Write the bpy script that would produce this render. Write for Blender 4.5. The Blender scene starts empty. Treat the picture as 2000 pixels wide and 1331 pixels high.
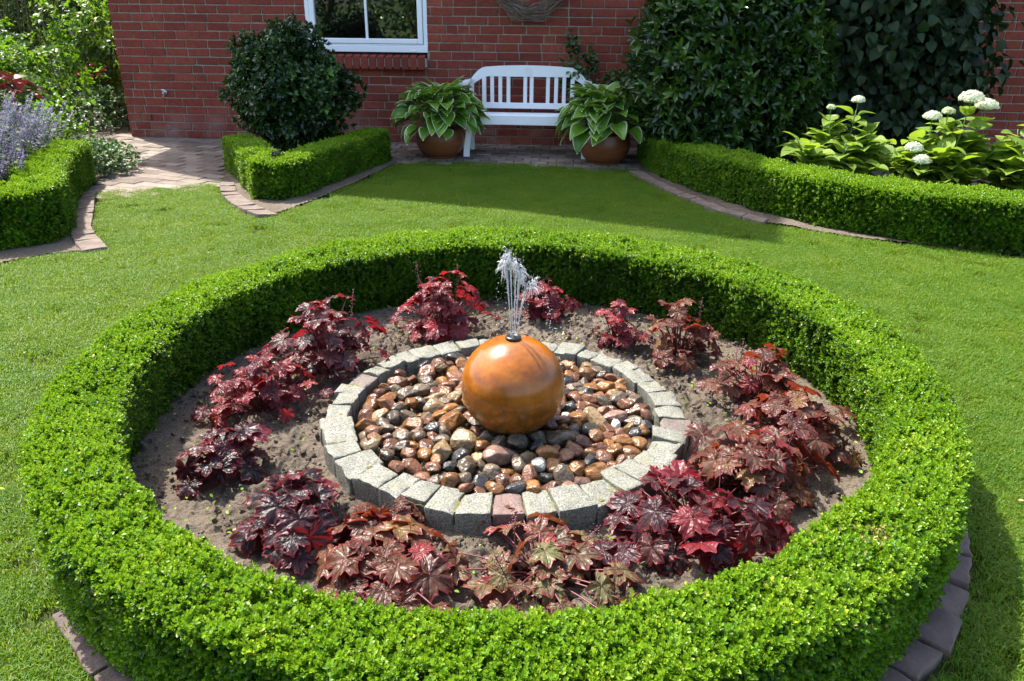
import bpy, bmesh, math, random
import numpy as np
from mathutils import Vector, Matrix

random.seed(7)
rng = np.random.default_rng(7)
R = math.radians
sc = bpy.context.scene
col = sc.collection

# ------------------------------------------------------------------ camera, sky, sun, exposure
FPX, TH, RO, CAMH = 1556.0, 0.411337502, 0.00807921752, 1.55
_fw = Vector((0, math.cos(TH), -math.sin(TH)))
_up = Vector((0, math.sin(TH), math.cos(TH)))
_rt = Vector((1, 0, 0))
_r2 = math.cos(RO) * _rt + math.sin(RO) * _up
_u2 = -math.sin(RO) * _rt + math.cos(RO) * _up
cd = bpy.data.cameras.new('camera')
cam = bpy.data.objects.new('camera', cd)
col.objects.link(cam)
cd.sensor_width = 36.0
cd.lens = 36.0 * FPX / 2000.0
cd.clip_start = 0.05
cd.clip_end = 500
M = Matrix((( _r2.x, _u2.x, -_fw.x, 0), (_r2.y, _u2.y, -_fw.y, 0), (_r2.z, _u2.z, -_fw.z, CAMH), (0, 0, 0, 1)))
cam.matrix_world = M
sc.camera = cam

SUN = Vector((-0.386, 0.385, 0.838)).normalized()
w = bpy.data.worlds.new('World')
sc.world = w
w.use_nodes = True
nt = w.node_tree
sky = nt.nodes.new('ShaderNodeTexSky')
sky.sky_type = 'NISHITA'
sky.sun_disc = False
sky.sun_elevation = math.asin(SUN.z)
sky.sun_rotation = math.atan2(SUN.x, SUN.y)
sky.air_density = 1.0
sky.dust_density = 3.0
sky.ozone_density = 0.6
bg = nt.nodes['Background']
nt.links.new(sky.outputs[0], bg.inputs[0])
bg.inputs[1].default_value = 0.15
sl = bpy.data.lights.new('sun', 'SUN')
sl.energy = 3.7
sl.angle = R(0.53)
sl.color = (1.0, 0.955, 0.88)
so = bpy.data.objects.new('sun', sl)
so.rotation_euler = SUN.to_track_quat('Z', 'Y').to_euler()
so.location = SUN * 30
col.objects.link(so)
sc.view_settings.view_transform = 'Standard'
sc.view_settings.look = 'None'
sc.view_settings.exposure = 1.82
sc.view_settings.gamma = 1.0
try:
    sc.cycles.max_bounces = 8
    sc.cycles.transparent_max_bounces = 12
    sc.cycles.caustics_reflective = False
    sc.cycles.caustics_refractive = False
    sc.cycles.use_denoising = True
    sc.cycles.sample_clamp_indirect = 8.0
except Exception:
    pass

# ------------------------------------------------------------------ helpers
def tag(o, label=None, cat=None, group=None, kind=None):
    if label: o['label'] = label
    if cat: o['category'] = cat
    if group: o['group'] = group
    if kind: o['kind'] = kind
    return o

def empty(name, loc=(0, 0, 0), rz=0.0, label=None, cat=None, group=None):
    o = bpy.data.objects.new(name, None)
    o.empty_display_size = 0.1
    o.location = loc
    o.rotation_euler = (0, 0, rz)
    col.objects.link(o)
    return tag(o, label, cat, group)

def link(name, me, mat=None, parent=None):
    o = bpy.data.objects.new(name, me)
    if mat is not None and len(me.materials) == 0:
        me.materials.append(mat)
    col.objects.link(o)
    if parent is not None: o.parent = parent
    return o

def npmesh(name, V, faces, attrs=None, uv=None, smooth=True):
    """faces: list of int arrays (n,k), attrs: dict name->float per vertex, uv: per-vertex (n,2)"""
    me = bpy.data.meshes.new(name)
    V = np.asarray(V, np.float32)
    faces = [np.asarray(f, np.int32) for f in faces if len(f)]
    loops = np.concatenate([f.ravel() for f in faces])
    starts = []
    o = 0
    for f in faces:
        n, k = f.shape
        starts.append(np.arange(n, dtype=np.int32) * k + o)
        o += n * k
    starts = np.concatenate(starts)
    me.vertices.add(len(V))
    me.vertices.foreach_set('co', V.ravel())
    me.loops.add(len(loops))
    me.loops.foreach_set('vertex_index', loops)
    me.polygons.add(len(starts))
    me.polygons.foreach_set('loop_start', starts)
    me.polygons.foreach_set('use_smooth', np.full(len(starts), smooth))
    if attrs:
        for k, a in attrs.items():
            at = me.attributes.new(k, 'FLOAT', 'POINT')
            at.data.foreach_set('value', np.asarray(a, np.float32))
    if uv is not None:
        l = me.uv_layers.new(name='UVMap')
        l.data.foreach_set('uv', np.asarray(uv, np.float32)[loops].ravel())
    me.update(calc_edges=True)
    return me

class MB:
    """collects geometry with per-vertex tint and uv, builds one mesh"""
    def __init__(s):
        s.V = []; s.Q = []; s.T = []; s.t = []; s.uv = []; s.n = 0
    def add(s, V, Q=None, T=None, tint=0.5, uv=None):
        V = np.asarray(V, float)
        if Q is not None and len(Q): s.Q.append(np.asarray(Q) + s.n)
        if T is not None and len(T): s.T.append(np.asarray(T) + s.n)
        s.V.append(V)
        s.t.append(np.broadcast_to(np.asarray(tint, float), (len(V),)))
        s.uv.append(np.zeros((len(V), 2)) if uv is None else np.asarray(uv, float))
        s.n += len(V)
    def inst(s, tpl, P, Rm, S, tint):
        """tpl=(V,Q,T,uv)"""
        V, Q, T, uv = tpl
        P = np.asarray(P, float); n = len(P)
        if n == 0: return
        S = np.broadcast_to(np.asarray(S, float), (n,))
        W = np.einsum('nij,vj->nvi', Rm, V) * S[:, None, None] + P[:, None, :]
        off = (np.arange(n) * len(V))[:, None, None]
        q = (np.asarray(Q)[None] + off).reshape(-1, 4) if Q is not None and len(Q) else None
        t = (np.asarray(T)[None] + off).reshape(-1, 3) if T is not None and len(T) else None
        tt = np.asarray(tint)
        tt = np.repeat(np.broadcast_to(tt, (n,)), len(V)) if tt.ndim < 2 else tt.ravel()
        s.add(W.reshape(-1, 3), q, t, tt, np.tile(uv, (n, 1)) if uv is not None else None)
    def tube(s, pts, rad, k=6, tint=0.5, cap=True):
        pts = np.asarray(pts, float); n = len(pts)
        rad = np.broadcast_to(np.asarray(rad, float), (n,))
        d = np.gradient(pts, axis=0)
        d /= np.linalg.norm(d, axis=1)[:, None] + 1e-12
        ref = np.array([0, 0, 1.0]) if abs(d[:, 2]).mean() < 0.9 else np.array([1.0, 0, 0])
        a = np.cross(d, ref); a /= np.linalg.norm(a, axis=1)[:, None] + 1e-12
        b = np.cross(d, a)
        th = np.arange(k) / k * 2 * math.pi
        V = pts[:, None, :] + rad[:, None, None] * (a[:, None, :] * np.cos(th)[None, :, None] + b[:, None, :] * np.sin(th)[None, :, None])
        V = V.reshape(-1, 3)
        i = np.arange(n - 1)[:, None] * k; j = np.arange(k)[None]; j2 = (j + 1) % k
        Q = np.stack([i + j, i + k + j, i + k + j2, i + j2], -1).reshape(-1, 4)
        T = None
        if cap:
            V = np.vstack([V, pts[0], pts[-1]])
            c0, c1 = n * k, n * k + 1
            jj = np.arange(k); j2 = (jj + 1) % k
            T = np.vstack([np.stack([np.full(k, c0), jj, j2], -1), np.stack([np.full(k, c1), (n - 1) * k + j2, (n - 1) * k + jj], -1)])
        s.add(V, Q, T, tint)
    def box(s, lo, hi, tint=0.5, bev=0.0):
        lo = np.array(lo, float); hi = np.array(hi, float)
        if bev <= 0:
            V = np.array([[(lo, hi)[x][0], (lo, hi)[y][1], (lo, hi)[z][2]] for x in (0, 1) for y in (0, 1) for z in (0, 1)])
            s.add(V, [[0, 1, 3, 2], [4, 6, 7, 5], [0, 4, 5, 1], [2, 3, 7, 6], [0, 2, 6, 4], [1, 5, 7, 3]], None, tint)
            return
        V, Q, T = BOXB
        c = (lo + hi) / 2; h = (hi - lo) / 2; b = min(bev, h.min() * 0.9)
        sg = np.sign(V); isf = np.abs(V) > 1.5
        W = c + sg * np.where(isf, h, h - b)
        s.add(W, Q, T, tint)
    def build(s, name, mat, parent=None, smooth=True):
        V = np.vstack(s.V)
        fs = []
        if s.Q: fs.append(np.vstack(s.Q))
        if s.T: fs.append(np.vstack(s.T))
        me = npmesh(name, V, fs, {'tint': np.concatenate(s.t)}, np.vstack(s.uv), smooth)
        return link(name, me, mat, parent)

def _boxb():
    V = []; idx = {}
    for sx in (-1, 1):
        for sy in (-1, 1):
            for sz in (-1, 1):
                for a in range(3):
                    v = [sx, sy, sz]; v[a] *= 2
                    idx[(sx, sy, sz, a)] = len(V); V.append(v)
    Q = []; T = []
    V = np.array(V, float)
    for a in range(3):
        o = [i for i in range(3) if i != a]
        for sg in (-1, 1):
            q = []
            for (p, r) in ((-1, -1), (1, -1), (1, 1), (-1, 1)):
                k = [0, 0, 0]; k[a] = sg; k[o[0]] = p; k[o[1]] = r
                q.append(idx[(*k, a)])
            Q.append(q)
    for a in range(3):            # edges along axis a
        o = [i for i in range(3) if i != a]
        for p in (-1, 1):
            for r in (-1, 1):
                k0 = [0, 0, 0]; k0[o[0]] = p; k0[o[1]] = r; k1 = list(k0); k0[a] = -1; k1[a] = 1
                Q.append([idx[(*k0, o[0])], idx[(*k1, o[0])], idx[(*k1, o[1])], idx[(*k0, o[1])]])
    for sx in (-1, 1):
        for sy in (-1, 1):
            for sz in (-1, 1):
                T.append([idx[(sx, sy, sz, 0)], idx[(sx, sy, sz, 1)], idx[(sx, sy, sz, 2)]])
    def orient(F):
        out = []
        for f in F:
            c = V[f].mean(0); n = np.cross(V[f[1]] - V[f[0]], V[f[2]] - V[f[0]])
            out.append(f if n @ c > 0 else f[::-1])
        return np.array(out)
    return V, orient(Q), orient(T)
BOXB = _boxb()

def hsh(i, j, s):
    x = np.sin(i * 127.1 + j * 311.7 + s * 74.7) * 43758.5453
    return x - np.floor(x)
def vnoise(x, y, s=0):
    i = np.floor(x); j = np.floor(y); u = x - i; v = y - j
    u = u * u * (3 - 2 * u); v = v * v * (3 - 2 * v)
    return (hsh(i, j, s) * (1 - u) + hsh(i + 1, j, s) * u) * (1 - v) + (hsh(i, j + 1, s) * (1 - u) + hsh(i + 1, j + 1, s) * u) * v
def fbm(x, y, s=0, o=4):
    r = 0; a = .5; f = 1.
    for k in range(o):
        r = r + a * vnoise(x * f, y * f, s + k * 3.1); a *= .5; f *= 2.03
    return r
def sn3(P, f, s=0):
    """cheap smooth 3d noise about -1..1"""
    P = np.asarray(P) * f
    r = 0
    for k in range(4):
        g = np.random.default_rng(s * 17 + k)
        d = g.normal(size=3); d /= np.linalg.norm(d)
        e = g.normal(size=3); e /= np.linalg.norm(e)
        r = r + np.sin(P @ d * (1 + .37 * k) * 2.2 + g.random() * 6 + 1.3 * np.sin(P @ e * 1.7 + g.random() * 6))
    return r / 2.6

def unit(v):
    return v / (np.linalg.norm(v, axis=-1, keepdims=True) + 1e-12)
def frames(y, z):
    """rotation matrices with local +y -> y, local +z ~ z"""
    y = unit(np.asarray(y, float)); z = np.asarray(z, float)
    x = unit(np.cross(y, z)); z = np.cross(x, y)
    return np.stack([x, y, z], -1)
def rdir(n, r=rng):
    return unit(r.normal(size=(n, 3)))

# ------------------------------------------------------------------ leaf templates (+y towards the tip, +z up)
def leaf7(L, W, fold=.18, curl=.08, w1=.38, w2=.72, b2=.95):
    V = np.array([[0, 0, 0], [-W / 2 * b2, L * w1, W * fold], [-W / 2 * .86, L * w2, W * fold - L * curl * .4], [0, L, -L * curl],
                  [W / 2 * .86, L * w2, W * fold - L * curl * .4], [W / 2 * b2, L * w1, W * fold], [0, L * .55, 0]], float)
    Q = np.array([[0, 5, 6, 1], [6, 5, 4, 3], [6, 3, 2, 1]])
    uv = np.stack([V[:, 0] / W + .5, V[:, 1] / L], -1)
    return V, Q, None, uv
def leafgrid(L, W, wfn, nl=7, nw=4, fold=.15, droop=.3, wave=0.0, rib=0.0, ph=0.0):
    v = np.linspace(0, 1, nl); u = np.linspace(-1, 1, nw + 1)
    U, Vv = np.meshgrid(u, v)
    wd = wfn(Vv) * W / 2
    X = U * wd
    ang = Vv * droop * 1.6
    Y = L * np.where(droop == 0, Vv, np.sin(ang) / (droop * 1.6 + 1e-9))
    Z = -L * (1 - np.cos(ang)) / (droop * 1.6 + 1e-9) + np.abs(U) * wd * fold * 2
    Z = Z + wave * W * np.sin(Vv * 9 + ph + U * 1.5) * np.abs(U) + rib * W * np.cos(U * math.pi * 3.5) * (wfn(Vv))
    P = np.stack([X, Y, Z], -1).reshape(-1, 3)
    k = nw + 1
    i = np.arange(nl - 1)[:, None] * k; j = np.arange(nw)[None]
    Q = np.stack([i + j, i + j + 1, i + k + j + 1, i + k + j], -1).reshape(-1, 4)
    uv = np.stack([U * .5 + .5, Vv], -1).reshape(-1, 2)
    return P, Q, None, uv
def merge(tpls):
    V = []; Q = []; uv = []; n = 0
    for t in tpls:
        V.append(t[0]); Q.append(t[1] + n); uv.append(t[3]); n += len(t[0])
    return np.vstack(V), np.vstack(Q), None, np.vstack(uv)
def xform(t, Rm, T, s=1.0):
    return (t[0] @ Rm.T) * s + T, t[1], t[2], t[3]
ovate = lambda v: np.clip(np.sin(np.pi * np.clip(v, 0, 1) ** .72) ** .8, .03, 1)
lance = lambda v: np.clip(np.sin(np.pi * np.clip(v, 0, 1) ** .9) ** .75, .04, 1)
def heart(v):
    return np.clip(np.where(v < .3, np.sqrt(np.clip(1 - ((.3 - v) / .33) ** 2, 0, 1)), np.cos((v - .3) / .7 * np.pi / 2) ** .85), .02, 1)

# ------------------------------------------------------------------ materials
def nmat(name):
    m = bpy.data.materials.new(name)
    m.use_nodes = True
    t = m.node_tree
    return m, t, t.nodes['Principled BSDF'], t.nodes['Material Output']
def N(t, ty, **kw):
    n = t.nodes.new(ty)
    for k, v in kw.items():
        if k in n.inputs.keys() and not hasattr(n, k): n.inputs[k].default_value = v
        else: setattr(n, k, v)
    return n
def ramp(t, stops, interp='LINEAR'):
    n = t.nodes.new('ShaderNodeValToRGB')
    cr = n.color_ramp
    cr.interpolation = interp
    while len(cr.elements) < len(stops): cr.elements.new(0.5)
    for e, (p, c) in zip(cr.elements, stops):
        e.position = p; e.color = (c[0], c[1], c[2], 1)
    return n
def mixc(t, fac, a, b, mode='MIX'):
    n = t.nodes.new('ShaderNodeMix'); n.data_type = 'RGBA'; n.blend_type = mode
    for sock, v in ((n.inputs[0], fac), (n.inputs[6], a), (n.inputs[7], b)):
        if hasattr(v, 'is_linked') or hasattr(v, 'links'): t.links.new(v, sock)
        elif isinstance(v, (tuple, list)): sock.default_value = (*v[:3], 1)
        else: sock.default_value = v
    return n.outputs[2]
def mathn(t, op, a, b=None, clamp=False):
    n = t.nodes.new('ShaderNodeMath'); n.operation = op; n.use_clamp = clamp
    for i, v in enumerate((a, b)):
        if v is None: continue
        if hasattr(v, 'links'): t.links.new(v, n.inputs[i])
        else: n.inputs[i].default_value = v
    return n.outputs[0]
def noise(t, scale, detail=4, rough=.55, vec=None, out=0):
    n = t.nodes.new('ShaderNodeTexNoise')
    n.inputs['Scale'].default_value = scale; n.inputs['Detail'].default_value = detail; n.inputs['Roughness'].default_value = rough
    if vec is not None: t.links.new(vec, n.inputs['Vector'])
    return n.outputs[out]
def objco(t):
    return t.nodes.new('ShaderNodeTexCoord').outputs['Object']
def bump(t, h, strength, dist, bsdf):
    n = t.nodes.new('ShaderNodeBump')
    n.inputs['Strength'].default_value = strength; n.inputs['Distance'].default_value = dist
    t.links.new(h, n.inputs['Height']); t.links.new(n.outputs[0], bsdf.inputs['Normal'])
    return n
def attr(t, name):
    n = t.nodes.new('ShaderNodeAttribute'); n.attribute_name = name
    return n.outputs['Fac']

def leaf_mat(name, stops, trans, tf=.35, rough=.38, spec=.5, back=None, edge=None, veins=0, bumpscale=0, mottled=None):
    m, t, b, out = nmat(name)
    tint = attr(t, 'tint')
    c = ramp(t, stops); t.links.new(tint, c.inputs[0]); cc = c.outputs[0]
    uvn = t.nodes.new('ShaderNodeUVMap').outputs[0]
    if mottled is not None:
        nz = noise(t, mottled[0], 3, .6, uvn)
        r2 = ramp(t, [(.45, (0, 0, 0)), (.62, (1, 1, 1))]); t.links.new(nz, r2.inputs[0])
        cc = mixc(t, mathn(t, 'MULTIPLY', r2.outputs[0], mottled[2]), cc, mottled[1])
    if edge is not None:      # pale margin from the uv distance to the rim
        sep = t.nodes.new('ShaderNodeSeparateXYZ'); t.links.new(uvn, sep.inputs[0])
        d = mathn(t, 'ABSOLUTE', mathn(t, 'SUBTRACT', sep.outputs[0], .5))
        g = mathn(t, 'GREATER_THAN', d, edge[1])
        g2 = mathn(t, 'GREATER_THAN', sep.outputs[1], .955)
        cc = mixc(t, mathn(t, 'MAXIMUM', g, g2), cc, edge[0])
    if veins:
        sep = t.nodes.new('ShaderNodeSeparateXYZ'); t.links.new(uvn, sep.inputs[0])
        d = mathn(t, 'ABSOLUTE', mathn(t, 'SUBTRACT', sep.outputs[0], .5))
        sn = mathn(t, 'SINE', mathn(t, 'MULTIPLY', mathn(t, 'SUBTRACT', sep.outputs[1], mathn(t, 'MULTIPLY', d, .8)), veins))
        bump(t, sn, .35, .004, b)
    if bumpscale:
        v = t.nodes.new('ShaderNodeTexVoronoi'); v.feature = 'F1'; v.inputs['Scale'].default_value = bumpscale
        t.links.new(uvn, v.inputs['Vector'])
        bump(t, v.outputs['Distance'], .9, -.012, b)
    if name == 'grass_blade':      # worn and lusher patches of the lawn
        gp = t.nodes.new('ShaderNodeNewGeometry').outputs['Position']
        pr_ = ramp(t, [(.35, (.72, .86, .75)), (.5, (1, 1, 1)), (.68, (1.32, 1.10, 1.2))]); t.links.new(noise(t, 2.6, 5, .62, gp), pr_.inputs[0])
        cc = mixc(t, 1.0, cc, pr_.outputs[0], 'MULTIPLY')
    tc = trans
    if back is not None:
        geo = t.nodes.new('ShaderNodeNewGeometry')
        cc = mixc(t, geo.outputs['Backfacing'], cc, back)
    t.links.new(cc, b.inputs['Base Color'])
    b.inputs['Roughness'].default_value = rough
    b.inputs['Specular IOR Level'].default_value = spec
    tr = t.nodes.new('ShaderNodeBsdfTranslucent'); tr.inputs[0].default_value = (*tc, 1)
    mx = t.nodes.new('ShaderNodeMixShader'); mx.inputs[0].default_value = tf
    t.links.new(b.outputs[0], mx.inputs[1]); t.links.new(tr.outputs[0], mx.inputs[2])
    t.links.new(mx.outputs[0], out.inputs[0])
    return m

def plain(name, c, rough=.6, var=.15, scale=8, bumps=0, bd=.01, spec=.5, metal=0):
    m, t, b, out = nmat(name)
    v = objco(t); n = noise(t, scale, 5, .6, v)
    lo = tuple(x * (1 - var) for x in c); hi = tuple(min(1, x * (1 + var)) for x in c)
    r = ramp(t, [(.3, lo), (.7, hi)]); t.links.new(n, r.inputs[0])
    t.links.new(r.outputs[0], b.inputs['Base Color'])
    b.inputs['Roughness'].default_value = rough; b.inputs['Specular IOR Level'].default_value = spec; b.inputs['Metallic'].default_value = metal
    if bumps: bump(t, noise(t, scale * 6, 5, .65, v), bumps, bd, b)
    return m

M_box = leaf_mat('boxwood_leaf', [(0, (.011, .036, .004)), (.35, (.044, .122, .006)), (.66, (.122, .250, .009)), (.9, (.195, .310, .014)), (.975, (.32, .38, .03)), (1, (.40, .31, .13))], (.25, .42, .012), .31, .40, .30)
M_box_old = leaf_mat('boxwood_old_leaf', [(0, (.018, .055, .008)), (.6, (.04, .11, .010)), (1, (.08, .17, .012))], (.13, .26, .012), .25, .36, .45)
M_core = plain('hedge_inside', (.018, .022, .008), .9, .4, 30, .5, .02)
M_grass = leaf_mat('grass_blade', [(0, (.042, .098, .007)), (.45, (.078, .168, .008)), (.8, (.124, .208, .011)), (.92, (.20, .22, .035)), (1, (.36, .30, .14))], (.25, .38, .014), .38, .5, .3)
M_wood = plain('bark', (.09, .065, .045), .85, .35, 14, .6, .01)
M_twig = plain('dry_twig', (.17, .125, .09), .85, .45, 9, .5, .01)
M_white = plain('white_paint', (.80, .81, .82), .35, .03, 6, .04, .002)
M_pvc = plain('white_window_plastic', (.80, .81, .83), .3, .02, 3)

# soil --------------------------------------------------------------
def soil_mat():
    m, t, b, out = nmat('sandy_soil')
    v = objco(t)
    n1 = noise(t, 2.2, 5, .6, v); n2 = noise(t, 60, 6, .7, v); n3 = noise(t, 14, 5, .6, v)
    r = ramp(t, [(.28, (.050, .039, .028)), (.5, (.132, .105, .077)), (.74, (.21, .174, .131))])
    t.links.new(mathn(t, 'ADD', mathn(t, 'MULTIPLY', n1, .55), mathn(t, 'MULTIPLY', n2, .45)), r.inputs[0])
    t.links.new(r.outputs[0], b.inputs['Base Color'])
    b.inputs['Roughness'].default_value = .92; b.inputs['Specular IOR Level'].default_value = .2
    bump(t, mathn(t, 'ADD', mathn(t, 'MULTIPLY', n2, .8), n3), 1.0, .022, b)
    return m
M_soil = soil_mat()
def turf_mat():
    m, t, b, out = nmat('turf')
    v = objco(t)
    r = ramp(t, [(.3, (.022, .034, .008)), (.7, (.045, .060, .014))])
    t.links.new(noise(t, 40, 5, .7, v), r.inputs[0]); t.links.new(r.outputs[0], b.inputs['Base Color'])
    b.inputs['Roughness'].default_value = .95; b.inputs['Specular IOR Level'].default_value = .1
    return m
M_turf = turf_mat()

# brick ---------------------------------------------------------------
def brick_mat():
    m, t, b, out = nmat('red_brick')
    v = objco(t); tint = attr(t, 'tint')
    r = ramp(t, [(0, (.125, .026, .016)), (.5, (.205, .040, .023)), (1, (.275, .064, .037))]); t.links.new(tint, r.inputs[0])
    n = noise(t, 22, 5, .65, v)
    rr = ramp(t, [(.3, (.72, .72, .72)), (.7, (1.2, 1.2, 1.2))]); t.links.new(n, rr.inputs[0])
    c = mixc(t, 1.0, r.outputs[0], rr.outputs[0], 'MULTIPLY')
    r3 = ramp(t, [(.32, (.80, .80, .82)), (.5, (1, 1, 1)), (.7, (1.16, 1.12, 1.10))]); t.links.new(noise(t, 1.3, 4, .6, v), r3.inputs[0])
    c = mixc(t, 1.0, c, r3.outputs[0], 'MULTIPLY')
    # pale lime bloom low on the wall
    sep = t.nodes.new('ShaderNodeSeparateXYZ'); t.links.new(v, sep.inputs[0])
    low = t.nodes.new('ShaderNodeMapRange'); low.inputs[1].default_value = .42; low.inputs[2].default_value = .0; low.inputs[3].default_value = 0; low.inputs[4].default_value = 1
    t.links.new(sep.outputs[2], low.inputs[0])
    st = ramp(t, [(.45, (0, 0, 0)), (.72, (1, 1, 1))]); t.links.new(noise(t, 3.2, 5, .65, v), st.inputs[0])
    f = mathn(t, 'MULTIPLY', mathn(t, 'MULTIPLY', low.outputs[0], st.outputs[0]), .75)
    c = mixc(t, f, c, (.36, .25, .21))
    t.links.new(c, b.inputs['Base Color'])
    b.inputs['Roughness'].default_value = .82; b.inputs['Specular IOR Level'].default_value = .3
    bump(t, mathn(t, 'ADD', noise(t, 45, 5, .7, v), mathn(t, 'MULTIPLY', noise(t, 160, 3, .6, v), .4)), .6, .006, b)
    return m
M_brick = brick_mat()
M_mortar = plain('mortar', (.285, .255, .205), .95, .25, 12, .5, .006, .2)
def upper_mat():
    m, t, b, out = nmat('brickwork_upper')
    v = objco(t)
    mp = t.nodes.new('ShaderNodeMapping'); mp.inputs['Rotation'].default_value = (R(90), 0, 0); t.links.new(v, mp.inputs[0])
    k = t.nodes.new('ShaderNodeTexBrick'); t.links.new(mp.outputs[0], k.inputs[0])
    k.inputs['Color1'].default_value = (.20, .036, .022, 1); k.inputs['Color2'].default_value = (.15, .03, .018, 1); k.inputs['Mortar'].default_value = (.33, .30, .26, 1)
    k.inputs['Scale'].default_value = 1; k.inputs['Brick Width'].default_value = .243; k.inputs['Row Height'].default_value = .088; k.inputs['Mortar Size'].default_value = .006
    t.links.new(k.outputs[0], b.inputs['Base Color']); b.inputs['Roughness'].default_value = .85
    return m
M_upper = upper_mat()
M_tile = plain('roof_tile', (.10, .045, .035), .7, .3, 9, .5, .02)

def paver_mat():
    m, t, b, out = nmat('brick_paver')
    v = objco(t); tint = attr(t, 'tint')
    r = ramp(t, [(0, (.115, .088, .070)), (.5, (.175, .138, .108)), (1, (.235, .188, .150))]); t.links.new(tint, r.inputs[0])
    rr = ramp(t, [(.3, (.7, .7, .7)), (.7, (1.2, 1.2, 1.2))]); t.links.new(noise(t, 9, 6, .7, v), rr.inputs[0])
    c = mixc(t, 1.0, r.outputs[0], rr.outputs[0], 'MULTIPLY')
    t.links.new(c, b.inputs['Base Color']); b.inputs['Roughness'].default_value = .85; b.inputs['Specular IOR Level'].default_value = .3
    bump(t, noise(t, 90, 5, .7, v), .5, .004, b)
    return m
M_paver = paver_mat()
M_edge = plain('edging_paver_stone', (.135, .102, .080), .85, .35, 11, .6, .006, .3)
M_edge_dark = plain('edging_paver_dark', (.098, .068, .056), .8, .4, 9, .6, .006, .35)
M_joint = plain('joint_sand', (.085, .07, .055), .95, .3, 25, .5, .005, .1)

def granite_mat(name, base, dark, light, moss=.35):
    m, t, b, out = nmat(name)
    v = objco(t)
    oi = t.nodes.new('ShaderNodeObjectInfo')
    vv = t.nodes.new('ShaderNodeVectorMath'); vv.operation = 'ADD'; t.links.new(v, vv.inputs[0])
    t.links.new(mathn(t, 'MULTIPLY', oi.outputs['Random'], 37.0), vv.inputs[1])
    n = noise(t, 190, 3, .7, vv.outputs[0])
    r = ramp(t, [(.36, dark), (.5, base), (.64, light)]); t.links.new(n, r.inputs[0])
    rr = ramp(t, [(.3, (.75, .75, .75)), (.7, (1.15, 1.15, 1.15))]); t.links.new(noise(t, 16, 4, .6, vv.outputs[0]), rr.inputs[0])
    c = mixc(t, 1.0, r.outputs[0], rr.outputs[0], 'MULTIPLY')
    st = ramp(t, [(.52, (0, 0, 0)), (.7, (1, 1, 1))]); t.links.new(noise(t, 24, 5, .65, vv.outputs[0]), st.inputs[0])
    c = mixc(t, mathn(t, 'MULTIPLY', st.outputs[0], moss), c, (.17, .16, .075))
    t.links.new(c, b.inputs['Base Color']); b.inputs['Roughness'].default_value = .62; b.inputs['Specular IOR Level'].default_value = .45
    bump(t, mathn(t, 'ADD', noise(t, 60, 6, .7, vv.outputs[0]), mathn(t, 'MULTIPLY', n, .3)), .8, .006, b)
    return m
M_gran = granite_mat('grey_granite', (.140, .139, .108), (.045, .045, .038), (.24, .238, .195), .5)
M_gran_brown = granite_mat('brown_granite', (.115, .085, .068), (.05, .04, .035), (.17, .135, .11), .12)
M_gran_red = granite_mat('reddish_granite', (.14, .082, .066), (.07, .042, .038), (.20, .13, .108), .1)

def pebble_mat(name, c1, c2, rough=.2):
    m, t, b, out = nmat(name)
    v = objco(t)
    oi = t.nodes.new('ShaderNodeObjectInfo')
    vv = t.nodes.new('ShaderNodeVectorMath'); vv.operation = 'ADD'; t.links.new(v, vv.inputs[0])
    t.links.new(mathn(t, 'MULTIPLY', oi.outputs['Random'], 53.0), vv.inputs[1])
    r = ramp(t, [(.28, c1), (.72, c2)]); t.links.new(noise(t, 2.6, 5, .62, vv.outputs[0]), r.inputs[0])
    hv = t.nodes.new('ShaderNodeHueSaturation')
    hv.inputs['Value'].default_value = 1.0
    t.links.new(mathn(t, 'ADD', mathn(t, 'MULTIPLY', oi.outputs['Random'], .50), .42), hv.inputs['Value'])
    t.links.new(r.outputs[0], hv.inputs['Color'])
    n2 = noise(t, 16, 4, .7, vv.outputs[0])
    rr = ramp(t, [(.33, (.82, .82, .82)), (.62, (1.08, 1.08, 1.08))]); t.links.new(n2, rr.inputs[0])
    t.links.new(mixc(t, 1.0, hv.outputs[0], rr.outputs[0], 'MULTIPLY'), b.inputs['Base Color'])
    rg = ramp(t, [(.4, (rough, rough, rough)), (.65, (rough + .16,) * 3)]); t.links.new(noise(t, 2.0, 4, .6, vv.outputs[0]), rg.inputs[0])
    t.links.new(rg.outputs[0], b.inputs['Roughness']); b.inputs['Specular IOR Level'].default_value = .32
    bump(t, noise(t, 3.5, 3, .5, vv.outputs[0]), .22, .05, b)
    return m

# ------------------------------------------------------------------ polygons of the beds (metres on the ground)
RC = np.array([-0.03, 2.65])                       # centre of the round bed
BED_V = [(-2.36, 6.45), (-2.10, 6.03), (-1.865, 5.78), (-1.64, 6.25), (-1.516, 6.627), (-1.381, 7.026), (-1.148, 7.917), (-1.3, 8.25), (-1.7, 9.2), (-2.65, 9.2), (-2.78, 7.9), (-2.55, 6.9)]
BED_L = [(-3.557, 6.536), (-3.19, 5.849), (-2.845, 5.245), (-2.635, 4.99), (-2.945, 4.86), (-3.169, 4.69), (-5.5, 4.2), (-7.5, 6), (-7.5, 10.6), (-5.3, 9.3), (-4.3, 8.25), (-3.75, 7.75), (-3.7, 7.15)]
BED_R = [(1.20, 7.66), (1.33, 6.822), (1.60, 6.126), (1.884, 5.743), (2.473, 5.334), (3.309, 5.005), (5.2, 4.6), (7.5, 6.0), (7.5, 9.0), (1.5, 9.0), (1.35, 8.2)]
PATH = [(-3.6, 6.5), (-3.045, 6.69), (-2.584, 6.92), (-2.53, 6.85), (-2.78, 7.9), (-2.6, 9.19), (-4.39, 9.317), (-4.1, 13.5), (-5.3, 13.5), (-6.6, 10.2), (-4.7, 8.75), (-3.9, 7.9), (-3.75, 7.2)]
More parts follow.
